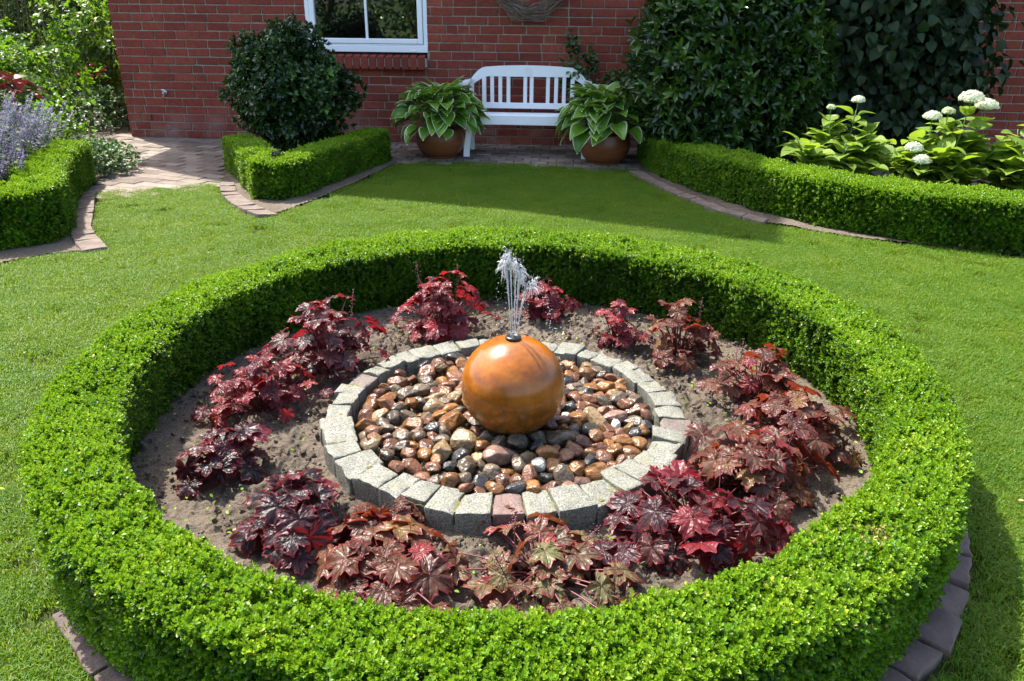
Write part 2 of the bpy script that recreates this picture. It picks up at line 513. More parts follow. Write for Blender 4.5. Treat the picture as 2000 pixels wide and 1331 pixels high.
PATHM = [(-3.6, 6.52), (-3.045, 6.70), (-2.584, 6.92)] + PATH[3:]
PATHX = [(-3.62, 6.33), (-3.045, 6.52), (-2.60, 6.74)] + PATH[3:]
TERRM = [(-1.9, 8.05), (-1.148, 7.95), (-.93, 7.98), (0, 7.88), (1.05, 7.69), (1.25, 7.55), (1.6, 8.9), (-1.9, 9.14)]
TERR = [(-1.9, 8.05), (-1.148, 7.87), (-.93, 7.88), (0, 7.78), (1.05, 7.59), (1.25, 7.5), (1.6, 8.9), (-1.9, 9.14)]
def inpoly(P, poly):
    x, y = P[:, 0], P[:, 1]; r = np.zeros(len(P), bool); n = len(poly)
    for i in range(n):
        x1, y1 = poly[i]; x2, y2 = poly[(i + 1) % n]
        c = ((y1 > y) != (y2 > y)) & (x < (x2 - x1) * (y - y1) / (y2 - y1 + 1e-12) + x1)
        r ^= c
    return r
def polysheet(name, poly, z, mat, res=.022, amp=.012, s=3):
    P = np.array(poly); lo = P.min(0) - res; hi = P.max(0) + res
    nx, ny = int((hi[0] - lo[0]) / res) + 1, int((hi[1] - lo[1]) / res) + 1
    gx, gy = np.meshgrid(lo[0] + np.arange(nx) * res, lo[1] + np.arange(ny) * res)
    V = np.stack([gx.ravel(), gy.ravel(), z + amp * (fbm(gx.ravel() * 6, gy.ravel() * 6, s) - .5) * 2], -1)
    i = (np.arange(ny - 1)[:, None] * nx + np.arange(nx - 1)[None]).ravel()
    Q = np.stack([i, i + 1, i + nx + 1, i + nx], -1)
    Q = Q[inpoly(V[Q].mean(1)[:, :2], poly)]
    used = np.unique(Q); mp = np.full(len(V), -1); mp[used] = np.arange(len(used))
    return link(name, npmesh(name, V[used], [mp[Q]]), mat)

# ------------------------------------------------------------------ ground
g = MB(); g.add([[-90, -90, -.05], [90, -90, -.05], [90, 90, -.05], [-90, 90, -.05]], [[0, 1, 2, 3]])
tag(g.build('ground', M_turf), kind='structure')
def lawn_sheet():
    xs = np.arange(-6.5, 6.5, .08); ys = np.arange(-1.0, 8.6, .08)
    gx, gy = np.meshgrid(xs, ys)
    z = .012 * (fbm(gx * 1.1, gy * 1.1, 5) - .5) - .022
    V = np.stack([gx.ravel(), gy.ravel(), z.ravel()], -1)
    nx = len(xs); i = (np.arange(len(ys) - 1)[:, None] * nx + np.arange(nx - 1)[None]).ravel()
    Q = np.stack([i, i + 1, i + nx + 1, i + nx], -1); c = V[Q].mean(1)
    keep = ~(inpoly(c, BED_R) & (c[:, 0] > 1.9)) & ~(inpoly(c, BED_L) & (c[:, 0] < -3.9))
    return link('lawn', npmesh('lawn', V, [Q[keep]]), M_turf)
tag(lawn_sheet(), kind='structure')
for nm, poly in (('planting_bed', BED_V), ('planting_bed', BED_L), ('planting_bed', BED_R)):
    tag(polysheet(nm, poly, .012, M_soil, .03 if poly is BED_L else .022), kind='structure')
def ring_soil():
    n = 460; r = 1.56
    xs = np.linspace(-r, r, n); gx, gy = np.meshgrid(xs, xs)
    rr = np.hypot(gx, gy)
    X = gx + RC[0]; Y = gy + RC[1]
    a = fbm(X * 9, Y * 9, 11, 4) - .5; c = fbm(X * 44, Y * 44, 21, 4) - .5; e = np.maximum(fbm(X * 16, Y * 16, 31, 3) - .52, 0)
    inner = np.clip((rr - .66) / .1, 0, 1) * np.clip((1.3 - rr) / .25, .25, 1)
    z = .045 + inner * (.06 * a + .055 * c + .09 * e) - .05 * np.clip((.62 - rr) / .05, 0, 1) - .035 * np.clip((rr - 1.38) / .12, 0, 1)
    V = np.stack([X.ravel(), Y.ravel(), z.ravel()], -1)
    i = (np.arange(n - 1)[:, None] * n + np.arange(n - 1)[None]).ravel()
    Q = np.stack([i, i + 1, i + n + 1, i + n], -1)
    Q = Q[np.hypot(*(V[Q].mean(1)[:, :2] - RC).T) < 1.45]
    return link('soil_bed', npmesh('soil_bed', V, [Q]), M_soil)
tag(ring_soil(), kind='structure')

# ------------------------------------------------------------------ paving
def pavers(name, poly, ang, w, h, zt, zb, bond='run', jit=.004, seed=1, gap=.006):
    r = np.random.default_rng(seed); mb = MB()
    P = np.array(poly); c = P.mean(0); ca, sa = math.cos(ang), math.sin(ang)
    Lc = np.array([[ca, -sa], [sa, ca]])
    e = 5
    for j in range(int(-e / h), int(e / h)):
        offx = (w / 2 if j % 2 else 0)
        for i in range(int(-e / w), int(e / w)):
            ctr = Lc @ np.array([(i + .5) * w + offx, (j + .5) * h]) + c
            if not inpoly(ctr[None], poly)[0]: continue
            m2 = MB(); dz = r.normal() * jit * .5
            m2.box((-w / 2 + gap / 2, -h / 2 + gap / 2, zb), (w / 2 - gap / 2, h / 2 - gap / 2, zt + dz), r.random(), .004)
            V = m2.V[0].copy(); V[:, 2] += np.where(V[:, 2] > (zt + zb) / 2, V[:, 0] * r.normal() * .012 + V[:, 1] * r.normal() * .012, 0)
            th = r.normal() * .012; V[:, :2] = V[:, :2] @ np.array([[math.cos(th), math.sin(th)], [-math.sin(th), math.cos(th)]])
            V[:, :2] = V[:, :2] @ Lc.T + ctr
            mb.add(V, m2.Q[0], m2.T[0], m2.t[0])
    return mb.build(name, M_paver, None, False)
tag(polysheet('path_bedding', PATH, -.006, M_joint, .05, .004), kind='structure')
tag(polysheet('terrace_bedding', TERR, -.004, M_joint, .05, .004), kind='structure')
tag(pavers('path', PATHX, R(-24), .25, .125, .003, -.04, seed=3), kind='structure')
tag(pavers('terrace', TERR, R(-4), .17, .14, .006, -.04, seed=5, jit=.006, gap=.008), kind='structure')

def stone_block(name, poly4, zb, zt, mat, seed, amp=.004, bev=.008, sub=4):
    """block over a quad footprint (4 xy corners), rough rounded top"""
    r = np.random.default_rng(seed)
    bm = bmesh.new(); bmesh.ops.create_cube(bm, size=2.0)
    bmesh.ops.bevel(bm, geom=bm.edges[:], offset=.11, segments=2, profile=.6, affect='EDGES')
    bmesh.ops.subdivide_edges(bm, edges=bm.edges[:], cuts=sub, use_grid_fill=True)
    p = np.array(poly4, float); ctr = p.mean(0)
    off = r.random(3) * 50
    V = np.array([v.co[:] for v in bm.verts])
    u, v_, s = (V[:, 0] + 1) / 2, (V[:, 1] + 1) / 2, (V[:, 2] + 1) / 2
    XY = (p[0] * ((1 - u) * (1 - v_))[:, None] + p[1] * (u * (1 - v_))[:, None] + p[2] * (u * v_)[:, None] + p[3] * ((1 - u) * v_)[:, None]) - ctr
    Z = zb + s * (zt - zb)
    W = np.column_stack([XY, Z])
    d = sn3(W + off, 28, seed % 7) * amp + sn3(W + off, 75, seed % 5 + 9) * amp * .5
    nrm = unit(np.column_stack([V[:, 0] ** 5, V[:, 1] ** 5, V[:, 2] ** 5]))
    W += nrm * d[:, None]
    W[:, 2] += np.where(V[:, 2] > .5, XY[:, 0] * r.normal() * .05 + XY[:, 1] * r.normal() * .05, 0)
    for v, q in zip(bm.verts, W): v.co = q
    bmesh.ops.recalc_face_normals(bm, faces=bm.faces[:])
    me = bpy.data.meshes.new(name); bm.to_mesh(me); bm.free()
    me.polygons.foreach_set('use_smooth', np.full(len(me.polygons), True))
    o = link(name, me, mat); o.location = (ctr[0], ctr[1], 0)
    return o
ORD = ['first', 'second', 'third', 'fourth', 'fifth', 'sixth', 'seventh', 'eighth', 'ninth', 'tenth', 'eleventh', 'twelfth', 'thirteenth', 'fourteenth',
       'fifteenth', 'sixteenth', 'seventeenth', 'eighteenth', 'nineteenth', 'twentieth', 'twenty-first', 'twenty-second', 'twenty-third', 'twenty-fourth']
def crumbs():
    r = np.random.default_rng(45); mb = MB(); n = 5200
    bm = bmesh.new(); bmesh.ops.create_icosphere(bm, subdivisions=1, radius=1)
    V = np.array([v.co[:] for v in bm.verts]); T = np.array([[v.index for v in f.verts] for f in bm.faces]); bm.free()
    tp = [((V * (1 + .30 * r.normal(size=(len(V), 1)))) * np.array([1.1, .9, .75]), None, T, np.zeros((len(V), 2))) for _ in range(5)]
    a = r.random(n) * 6.28; q = .69 + .66 * r.random(n)
    x, y = RC[0] + q * np.cos(a), RC[1] + q * np.sin(a)
    k = vnoise(x * 7, y * 7, 3) > .35; x, y = x[k], y[k]; n = len(x)
    P = np.column_stack([x, y, .046 + .015 * r.random(n)]); w_ = r.integers(0, 5, n)
    for i in range(5):
        m_ = w_ == i; mb.inst(tp[i], P[m_], frames(rdir(int(m_.sum()), r), rdir(int(m_.sum()), r)), .0035 + .0095 * r.random(int(m_.sum())) ** 2.2, .5)
    tag(mb.build('soil_crumbs', M_soil, None, False), 'loose crumbs and small clods of sandy soil on the round bed', 'soil', None, 'stuff')
# setts of the stone ring
SC = np.array([-.026, 2.641])
crumbs()
def setts():
    r = np.random.default_rng(4)
    n = 41; wts = 1 + r.normal(size=n) * .13
    wts[0] = 1.0
    ang = np.cumsum(wts) / wts.sum() * 2 * math.pi
    a0 = np.concatenate([[0], ang[:-1]]); a1 = ang
    shift = R(-90) - (a0[0] + a1[0]) / 2 + .03
    for k in range(n):
        b0, b1 = a0[k] + shift + .002 + .002 * r.random(), a1[k] + shift - .002 - .002 * r.random()
        am = (b0 + b1) / 2
        front = max(0, -math.sin(am))
        ri = .570 + r.normal() * .006 - .026 * front; ro = .670 + r.normal() * .008
        pol = [np.array([math.cos(b0), math.sin(b0)]) * ri, np.array([math.cos(b1), math.sin(b1)]) * ri, np.array([math.cos(b1), math.sin(b1)]) * ro, np.array([math.cos(b0), math.sin(b0)]) * ro]
        pol = [q * (1 + .006 * r.normal()) + SC for q in (pol[0], pol[3], pol[2], pol[1])]
        zt = .118 + r.normal() * .005
        red = k == 0; brown = k in (9, 28)
        o = stone_block('granite_sett', pol, -.04, zt, M_gran_red if red else M_gran_brown if brown else M_gran, 100 + k, .0045)
        if red: lab = 'reddish granite sett at the front of the stone ring, the only pink one'
        elif k <= 20: lab = f"{'brown' if brown else 'grey'} granite sett, {ORD[k - 1]} to the right of the reddish sett in the stone ring"
        else: lab = f"{'brown' if brown else 'grey'} granite sett, {ORD[n - k - 1]} to the left of the reddish sett in the stone ring"
        tag(o, lab, 'stone sett', 'granite setts round the pebble bed')
setts()
# moss in the sett joints
def moss():
    mb = MB(); r = np.random.default_rng(8)
    th = np.linspace(0, 2 * math.pi, 241)
    for (r0, r1, z) in ((.582, .655, .108),):
        V = []; 
        for a in th:
            for q in (r0, .605, .63, r1):
                V.append([SC[0] + q * math.cos(a), SC[1] + q * math.sin(a), z + r.normal() * .003])
        n = 4; i = (np.arange(240)[:, None] * n + np.arange(3)[None]).ravel()
        mb.add(V, np.stack([i, i + 1, i + n + 1, i + n], -1))
    o = mb.build('joint_moss', plain('moss', (.17, .15, .055), .95, .5, 60, .8, .01, .1))
    tag(o, 'mossy grit filling the joints between the granite setts', 'moss', None, 'stuff')
moss()
# edging pavers round the hedge and at the two corner beds
def edge_ring():
    k = 0; r = np.random.default_rng(12)
    spans = [('right', np.arange(-72, 8, 5.6)), ('left', np.arange(-140.8, -108, 5.6))]
    for side, angs in spans:
        for i, a in enumerate(angs):
            b0, b1 = R(a) + .004, R(a + 5.6) - .004
            pol = [RC + np.array([math.cos(b), math.sin(b)]) * q for b, q in ((b0, 1.40), (b0, (1.585 if side == 'right' else 1.552) + r.normal() * .006), (b1, (1.585 if side == 'right' else 1.552) + r.normal() * .006), (b1, 1.40))]
            o = stone_block('edging_paver', pol, -.06, .022 + r.normal() * .003, M_edge_dark, 300 + k, .0035, sub=3); k += 1
            if side == 'right': lab = f"dark brown edging paver beside the round hedge, {ORD[i]} up the right side"
            else: lab = f"brown edging paver beside the round hedge, {ORD[len(angs) - 1 - i]} up the left side" if False else f"brown edging paver beside the round hedge, {ORD[i]} down the left side"
            tag(o, lab, 'edging paver', 'edging pavers round the circular hedge')
edge_ring()
def edge_curve(outer, inner, n, what, seed, mat):
    def samp(P, m):
        P = np.array(P, float); s = np.concatenate([[0], np.cumsum(np.linalg.norm(np.diff(P, axis=0), axis=1))]); u = np.linspace(0, s[-1], m)
        return np.stack([np.interp(u, s, P[:, i]) for i in (0, 1)], -1)
    A, B = samp(outer, n + 1), samp(inner, n + 1)
    for i in range(n):
        f = .015
        pol = [A[i] * (1 - f) + A[i + 1] * f, A[i + 1] * (1 - f) + A[i] * f, B[i + 1] * (1 - f) + B[i] * f, B[i] * (1 - f) + B[i + 1] * f]
        o = stone_block('edging_paver', pol, -.06, .026, mat, seed + i, .0025, sub=3)
        tag(o, f"pinkish edging paver {what}, {ORD[i]} from the house end", 'edging paver', 'edging pavers at the corner beds')
edge_curve([(-2.56, 6.90), (-2.40, 6.47), (-2.20, 6.14), (-2.03, 5.92), (-1.885, 5.775)], [(-2.44, 6.93), (-2.29, 6.53), (-2.10, 6.24), (-1.93, 6.02), (-1.76, 5.85)], 7, 'by the V-shaped hedge', 400, M_edge)
edge_curve([(-3.46, 6.52), (-3.19, 5.95), (-2.98, 5.47), (-2.80, 5.19), (-2.635, 4.985)], [(-3.60, 6.46), (-3.32, 5.88), (-3.10, 5.40), (-2.92, 5.10), (-2.76, 4.90)], 9, 'by the L-shaped left hedge', 430, M_edge)
edge_curve([(1.09, 7.55), (1.28, 6.80), (1.55, 6.10), (1.84, 5.71)], [(1.19, 7.6), (1.37, 6.86), (1.63, 6.17), (1.90, 5.79)], 10, 'along the long right hedge', 460, M_edge)

# ------------------------------------------------------------------ boxwood hedges
def sprig(seed, n=5, L=.0150, W=.0092):
    r = np.random.default_rng(seed); ts = []
    h = 0.0
    for i in range(n):
        a0 = (math.pi / 2) * (i % 2) + r.normal() * .2
        for s in (0, 1):
            a = a0 + math.pi * s
            el = R(25 + 45 * i / (n - 1) + r.normal() * 8)
            y = np.array([math.cos(a) * math.cos(el), math.sin(a) * math.cos(el), math.sin(el)])
            z = np.array([-math.cos(a) * math.sin(el), -math.sin(a) * math.sin(el), math.cos(el)])
            sc_ = (1.0 - .28 * i / (n - 1)) * (1 + r.normal() * .08)
            t = leaf7(L * sc_, W * sc_, .2, .12, .42, .76, .98)
            ts.append(xform(t, frames(y[None], z[None])[0], np.array([0, 0, h])))
        h += .0050
    return merge(ts)
SPR = [sprig(s) for s in range(6)]
SPR_NL = [len(t[0]) // 7 for t in SPR]

def hedge_grid(path, width, height, closed=False, taper=True, m=14, rnd=.05, z0=0.0):
    """path (n,2); width, height arrays; returns grid (n,m,3): cross-section loops from one foot over the top to the other"""
    path = np.asarray(path, float); n = len(path)
    width = np.broadcast_to(np.asarray(width, float), (n,)); height = np.broadcast_to(np.asarray(height, float), (n,))
    if closed:
        d = np.roll(path, -1, 0) - np.roll(path, 1, 0)
    else:
        d = np.gradient(path, axis=0)
    d = unit(d); nr = np.stack([d[:, 1], -d[:, 0]], -1)      # right-hand side
    t = np.linspace(0, 1, 8)
    prof = [(-1, 0), (-1, .33), (-1, .66), (-.985, .86), (-.93, .96), (-.80, 1.0), (-.4, 1.01), (0, 1.015), (.4, 1.01), (.80, 1.0), (.93, .96), (.985, .86), (1, .66), (1, .33), (1, 0)]
    prof = np.array(prof)
    G = np.zeros((n, len(prof), 3))
    for i in range(n):
        G[i, :, :2] = path[i] + nr[i] * (prof[:, :1] * width[i] / 2)
        G[i, :, 2] = z0 + prof[:, 1] * height[i]
    return G
def smooth_path(P, step=.06, it=2):
    P = np.array(P, float)
    for _ in range(it):
        Q = [P[0]]
        for a, b in zip(P[:-1], P[1:]):
            Q += [a * .75 + b * .25, a * .25 + b * .75]
        Q.append(P[-1]); P = np.array(Q)
    s = np.concatenate([[0], np.cumsum(np.linalg.norm(np.diff(P, axis=0), axis=1))])
    u = np.linspace(0, s[-1], max(4, int(s[-1] / step)))
    return np.stack([np.interp(u, s, P[:, i]) for i in (0, 1)], -1)

def hedge(name, G, closed, dens, label, cat='hedge', seed=1, scale=1.0, inset=.045, bumpa=.010, old=.0, dent=None, layers=2, group=None, densfn=None):
    r = np.random.default_rng(seed)
    n, m, _ = G.shape
    if closed: G = np.concatenate([G, G[:1]], 0); n += 1
    a, b, c, d = G[:-1, :-1], G[1:, :-1], G[1:, 1:], G[:-1, 1:]
    nrm = np.cross(c - a, d - b)
    area = np.linalg.norm(nrm, axis=-1) / 2
    nn = unit(nrm)
    cen = G.mean(1, keepdims=True)
    flip = ((nn * ((a + c) / 2 - np.array([0, 0, .15]) - cen[:-1] * np.array([1, 1, .0]))).sum(-1).mean() < 0)
    if flip: nn = -nn
    root = empty(name, (float(G[:, :, 0].mean()), float(G[:, :, 1].mean()), 0), 0, label, cat, group)
    off = np.array([root.location.x, root.location.y, 0])
    # vertex normals for the inner core
    vn = np.zeros_like(G)
    for (i0, i1, j0, j1) in ((0, n - 1, 0, m - 1), (1, n, 0, m - 1), (0, n - 1, 1, m), (1, n, 1, m)):
        vn[i0:i1, j0:j1] += nn * area[..., None]
    if closed:
        vn[0] += vn[-1]; vn[-1] = vn[0]
    vn = unit(vn)
    cor = G - vn * inset
    V = cor.reshape(-1, 3) - off
    i = np.arange(n - 1)[:, None] * m; j = np.arange(m - 1)[None]
    Q = np.stack([i + j, i + m + j, i + m + j + 1, i + j + 1], -1).reshape(-1, 4)
    if flip is False: pass
    link('dark_core', npmesh('dark_core', V, [Q]), M_core, root)  # dark sheet under the leaves; the hedge's inner shade is in its colour
    A = area.ravel(); tot = A.sum()
    mb = MB(); mo = MB()
    for layer in range(layers):
        N_ = int(tot * dens)
        prob = A.copy()
        if densfn is not None: prob = prob * densfn(((a + c) / 2).reshape(-1, 3))
        prob /= prob.sum()
        f = r.choice(len(A), N_, p=prob)
        u = r.random((N_, 1)); v = r.random((N_, 1))
        fi, fj = f // (m - 1), f % (m - 1)
        P = (G[fi, fj] * (1 - u) * (1 - v) + G[fi + 1, fj] * u * (1 - v) + G[fi + 1, fj + 1] * u * v + G[fi, fj + 1] * (1 - u) * v)
        nv = unit(vn[fi, fj] * (1 - u) * (1 - v) + vn[fi + 1, fj] * u * (1 - v) + vn[fi + 1, fj + 1] * u * v + vn[fi, fj + 1] * (1 - u) * v)
        bz = sn3(P, 7.0, seed) * bumpa + sn3(P, 19.0, seed + 3) * bumpa * .6
        depth = -.022 * scale + bz - layer * .016 * scale + r.normal(size=N_) * .004
        depth += np.where(r.random(N_) < .05, r.random(N_) * .018, 0)
        if dent is not None:
            dd = np.linalg.norm(P[:, :2] - dent[:2], axis=1); depth -= dent[3] * np.exp(-(dd / dent[2]) ** 2)
        P = P + nv * depth[:, None]
        up = np.array([0, 0, 1.0])
        ax = unit(nv + .45 * up * (1 - np.abs(nv[:, 2:3])) + r.normal(size=(N_, 3)) * .38)
        Rm = frames(np.cross(ax, rdir(N_, r)), ax)
        S = scale * (.85 + .35 * r.random(N_))
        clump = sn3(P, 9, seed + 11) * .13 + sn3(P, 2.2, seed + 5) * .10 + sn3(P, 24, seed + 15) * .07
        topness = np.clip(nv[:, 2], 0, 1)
        base = .29 + clump + .33 * topness - layer * .22  # shade put into tint of sides and deeper layer, plus paler new top growth
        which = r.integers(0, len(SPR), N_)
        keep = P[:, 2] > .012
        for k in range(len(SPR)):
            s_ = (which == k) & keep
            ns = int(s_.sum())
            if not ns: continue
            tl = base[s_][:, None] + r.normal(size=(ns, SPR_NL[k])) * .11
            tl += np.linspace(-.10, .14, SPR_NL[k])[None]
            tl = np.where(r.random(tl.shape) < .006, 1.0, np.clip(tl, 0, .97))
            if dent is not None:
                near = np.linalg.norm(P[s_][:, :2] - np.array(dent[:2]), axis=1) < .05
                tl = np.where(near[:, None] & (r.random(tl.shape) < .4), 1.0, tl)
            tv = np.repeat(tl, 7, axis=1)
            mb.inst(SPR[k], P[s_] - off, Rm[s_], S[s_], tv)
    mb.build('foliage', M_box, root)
    return root

# the round hedge
nA = 150
ta = np.arange(nA) / nA * 2 * math.pi
back = np.clip(np.sin(ta), 0, 1)
r_in = 1.285 + .012 * np.sin(3 * ta + 1) + .02 * back
r_out = 1.535 + .012 * np.sin(4 * ta + .4) + .115 * back
rm = (r_in + r_out) / 2
pth = RC + np.stack([np.cos(ta), np.sin(ta)], -1) * rm[:, None]
hgt = .345 + .018 * np.sin(ta) + .006 * np.sin(5 * ta)
G = hedge_grid(pth, r_out - r_in, hgt, True)
# feet lean in a little (inner side foot further out than its top)
cdir = G[:, :, :2] - RC
rad = np.linalg.norm(cdir, axis=-1)
zrel = G[:, :, 2] / hgt[:, None]
isin = rad < rm[:, None]
rad2 = np.where(isin, rad + .055 * (1 - np.clip(zrel, 0, 1)) ** 1.2, rad - .02 * (1 - np.clip(zrel, 0, 1)))
G[:, :, :2] = RC + cdir / rad[..., None] * rad2[..., None]
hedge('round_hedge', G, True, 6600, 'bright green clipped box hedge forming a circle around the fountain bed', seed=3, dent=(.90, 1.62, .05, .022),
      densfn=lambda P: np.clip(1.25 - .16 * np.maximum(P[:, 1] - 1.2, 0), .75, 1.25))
# other clipped hedges
def endtaper(path, w_, h_, cap=.10):
    s = np.concatenate([[0], np.cumsum(np.linalg.norm(np.diff(path, axis=0), axis=1))])
    e = np.minimum(s, s[-1] - s)
    f = np.clip(e / cap, 0, 1); f = np.sqrt(np.clip(1 - (1 - f) ** 2, 0.02, 1))
    return w_ * f, h_ * (.80 + .20 * f)
pv = smooth_path([(-2.60, 7.62), (-2.28, 7.05), (-2.03, 6.58), (-1.94, 6.38), (-1.86, 6.58), (-1.62, 7.25), (-1.33, 8.07)], .05, 2)
wv, hv_ = endtaper(pv, .31, .31)
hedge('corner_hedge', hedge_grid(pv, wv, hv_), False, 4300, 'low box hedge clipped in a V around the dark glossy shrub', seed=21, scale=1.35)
pr = smooth_path([(1.45, 8.18), (1.50, 7.46), (1.94, 6.33), (2.60, 5.53), (3.42, 5.15), (4.4, 4.92), (5.2, 4.78)], .06, 2)
wr, hr = endtaper(pr, .42, .355)
hr = hr * np.interp(np.arange(len(hr)), [0, len(hr) * .25, len(hr)], [.72, .95, 1.02])
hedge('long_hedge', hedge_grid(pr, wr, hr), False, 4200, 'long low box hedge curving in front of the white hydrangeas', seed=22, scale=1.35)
pl = smooth_path([(-3.82, 6.98), (-3.74, 6.6), (-3.50, 5.9), (-3.21, 5.33), (-3.17, 5.12), (-3.36, 5.06), (-4.0, 4.96), (-4.8, 4.83)], .05, 1)
wl, hl = endtaper(pl, .33, .37)
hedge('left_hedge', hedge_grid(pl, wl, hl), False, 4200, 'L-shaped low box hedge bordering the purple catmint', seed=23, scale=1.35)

# ------------------------------------------------------------------ house
AY = math.atan2(8.951 - 9.317, .737 + 4.392)
house = empty('brick_house', (-4.392, 9.317, 0), AY, 'red brick house with a white framed window facing the lawn', 'house')
CH, BL = .0882, .243
WX0, WX1, WZ0, WZ1 = 2.16, 3.475, .955, 2.25
def wall_bricks():
    r = np.random.default_rng(2); mb = MB()
    def row(x0, x1, z, first):
        x = x0 - first
        vents = []
        while x < x1:
            L = BL if r.random() < .87 else BL * .5
            if r.random() < .04: L = BL * .75
            a, b = max(x, x0), min(x + L - .011, x1)
            if b - a > .03: yield a, b
            x += L
    for c in range(30):
        z = c * CH + .006
        first = (BL * .5 if c % 2 else 0) + r.random() * .05 + (BL * .25 if r.random() < .3 else 0)
        for (a, b) in row(.0, 10.4, z, first):
            segs = [(a, b)]
            zt = z + CH - .012
            if zt > WZ0 - .155 and z < WZ1:
                lo, hi = (WX0, WX1)
                segs = []
                if a < lo: segs.append((a, min(b, lo)))
                if b > hi: segs.append((max(a, hi), b))
            for (p, q) in segs:
                if q - p < .02: continue
                m2 = MB(); pr_ = r.normal() * .0018
                m2.box((p, pr_, z), (q, .09, zt), np.clip(.55 + r.normal() * .13, 0, 1), .004)
                V = m2.V[0].copy(); V[:, 2] += V[:, 0] * 0 + r.normal(size=len(V)) * .0012; V[:, 0] += r.normal(size=len(V)) * .0014
                mb.add(V, m2.Q[0], m2.T[0], m2.t[0])
        # left return of the wall (runs back)
        for (a, b) in row(.14, 4.0, z, first + .1):
            mb.box((0 + r.normal() * .0015, a, z), (.10, b, z + CH - .012), np.clip(.55 + r.normal() * .13, 0, 1), .004)
    return mb.build('brick_facing', M_brick, house, False)
wall_bricks()
mb = MB()
H3 = 2.66
mb.box((.012, .010, -.05), (WX0 + .01, .30, H3)); mb.box((WX1 - .01, .0101, -.05), (10.4, .30, H3))
mb.box((WX0 + .01, .0102, -.05), (WX1 - .01, .30, WZ0 - .16)); mb.box((WX0 + .01, .0103, WZ1), (WX1 - .01, .30, H3))
mb.box((.012, .30, -.05), (.30, 7.0, H3 - .002))
mb.build('mortar_wall', M_mortar, house, False)
# dark weep slits in the second course
M_slot = plain('black_slot', (.006, .006, .006), .9)
for x in (.28, 1.22, 2.17, 4.45, 5.28, 6.1, 3.1):
    mb = MB(); mb.box((x - .006, -.004, 2 * CH + .012), (x + .006, .012, 3 * CH - .008)); mb.build('weep_hole', M_slot, house, False)
# upper storey, gable, annex, roofs (above the picture; they cast the shade)
def prism(mb, prof, y0, y1):
    n = len(prof); V = [(x, y0, z) for x, z in prof] + [(x, y1, z) for x, z in prof]
    mb.add(V, [[i, (i + 1) % n, n + (i + 1) % n, n + i] for i in range(n)])
    b = mb.n - 2 * n
    for base, rev in ((b, False), (b + n, True)):
        tri = [[base, base + i, base + i + 1] if not rev else [base, base + i + 1, base + i] for i in range(1, n - 1)]
        mb.T.append(np.array(tri))
mb = MB()
prism(mb, [(.0, H3), (4.2, H3), (4.2, 3.36), (.0, 3.36)], .004, 7.0)
prism(mb, [(4.2, H3), (10.4, H3), (10.4, 3.5), (4.2, 3.5)], .006, 7.0)
mb.build('upper_wall', M_upper, house, False)
mb = MB()
prism(mb, [(-.85, 3.35), (4.2, 3.35), (4.5, 4.66), (4.5, 4.85), (2.3, 8.5), (1.36, 6.85), (.25, 6.0), (-.5, 5.15), (-.85, 3.6)], -.05, 7.2)
prism(mb, [(4.52, 3.5), (10.7, 3.5), (10.7, 3.66), (4.52, 3.66)], -.35, 7.2)
mb.build('roof', M_tile, house, False)
# window
win = empty('window', (0, 0, 0)); win.parent = house
mb = MB()
x0, x1, z0, z1 = WX0, WX1, WZ0, WZ1
mb.box((x0, -.012, z0), (x1, .10, z0 + .066), bev=.004)                         # sub sill board
mb.box((x0, .004, z0 + .068), (x0 + .045, .10, z1), bev=.004); mb.box((x1 - .045, .004, z0 + .068), (x1, .10, z1), bev=.004)
mb.box((x0 + .045, .004, z0 + .068), (x1 - .045, .10, z0 + .082), bev=.003)
mb.box((x0 + .045, .004, z1 - .05), (x1 - .045, .10, z1), bev=.003)
mb.build('window_frame', M_pvc, win, False)
mb = MB()
a0, a1, b0, b1 = x0 + .050, x1 - .050, z0 + .086, z1 - .055
mb.box((a0, -.008, b0), (a0 + .055, .08, b1), bev=.006); mb.box((a1 - .055, -.008, b0), (a1, .08, b1), bev=.006)
mb.box((a0 + .055, -.0075, b0), (a1 - .055, .08, b0 + .05), bev=.006); mb.box((a0 + .055, -.0075, b1 - .05), (a1 - .055, .08, b1), bev=.006)
mb.build('sash', M_pvc, win, False)
mb = MB()
xm = (x0 + x1) / 2
mb.box((xm - .013, .012, b0 + .05), (xm + .013, .05, b1 - .05), bev=.003)
mb.box((a0 + .055, .0125, 1.478), (xm - .013, .05, 1.503), bev=.003); mb.box((xm + .013, .0125, 1.478), (a1 - .055, .05, 1.503), bev=.003)
mb.build('glazing_bar', M_pvc, win, False)
m, t, b, out = nmat('window_glass')
gl = t.nodes.new('ShaderNodeBsdfGlossy'); gl.inputs['Roughness'].default_value = .0; gl.inputs[0].default_value = (.9, .95, .92, 1)
tp = t.nodes.new('ShaderNodeBsdfTransparent'); tp.inputs[0].default_value = (.82, .86, .84, 1)
fr = t.nodes.new('ShaderNodeFresnel'); fr.inputs[0].default_value = 2.1
mx = t.nodes.new('ShaderNodeMixShader'); t.links.new(fr.outputs[0], mx.inputs[0]); t.links.new(tp.outputs[0], mx.inputs[1]); t.links.new(gl.outputs[0], mx.inputs[2])
t.links.new(mx.outputs[0], out.inputs[0])
M_glass = m
mb = MB(); mb.box((a0 + .05, .030, b0 + .045), (a1 - .05, .036, b1 - .045)); mb.build('pane', M_glass, win, False)
# a room behind the glass
mb = MB()
mb.box((1.2, 3.2, 0), (4.6, 3.3, 2.6)); mb.box((1.1, .31, 0), (1.2, 3.2, 2.6)); mb.box((4.6, .31, 0), (4.7, 3.2, 2.6)); mb.box((1.2, .31, 2.6), (4.6, 3.2, 2.65)); mb.box((1.2, .31, -.05), (4.6, 3.2, .0))
mb.build('room_wall', plain('room_paint', (.12, .11, .10), .9), house, False)
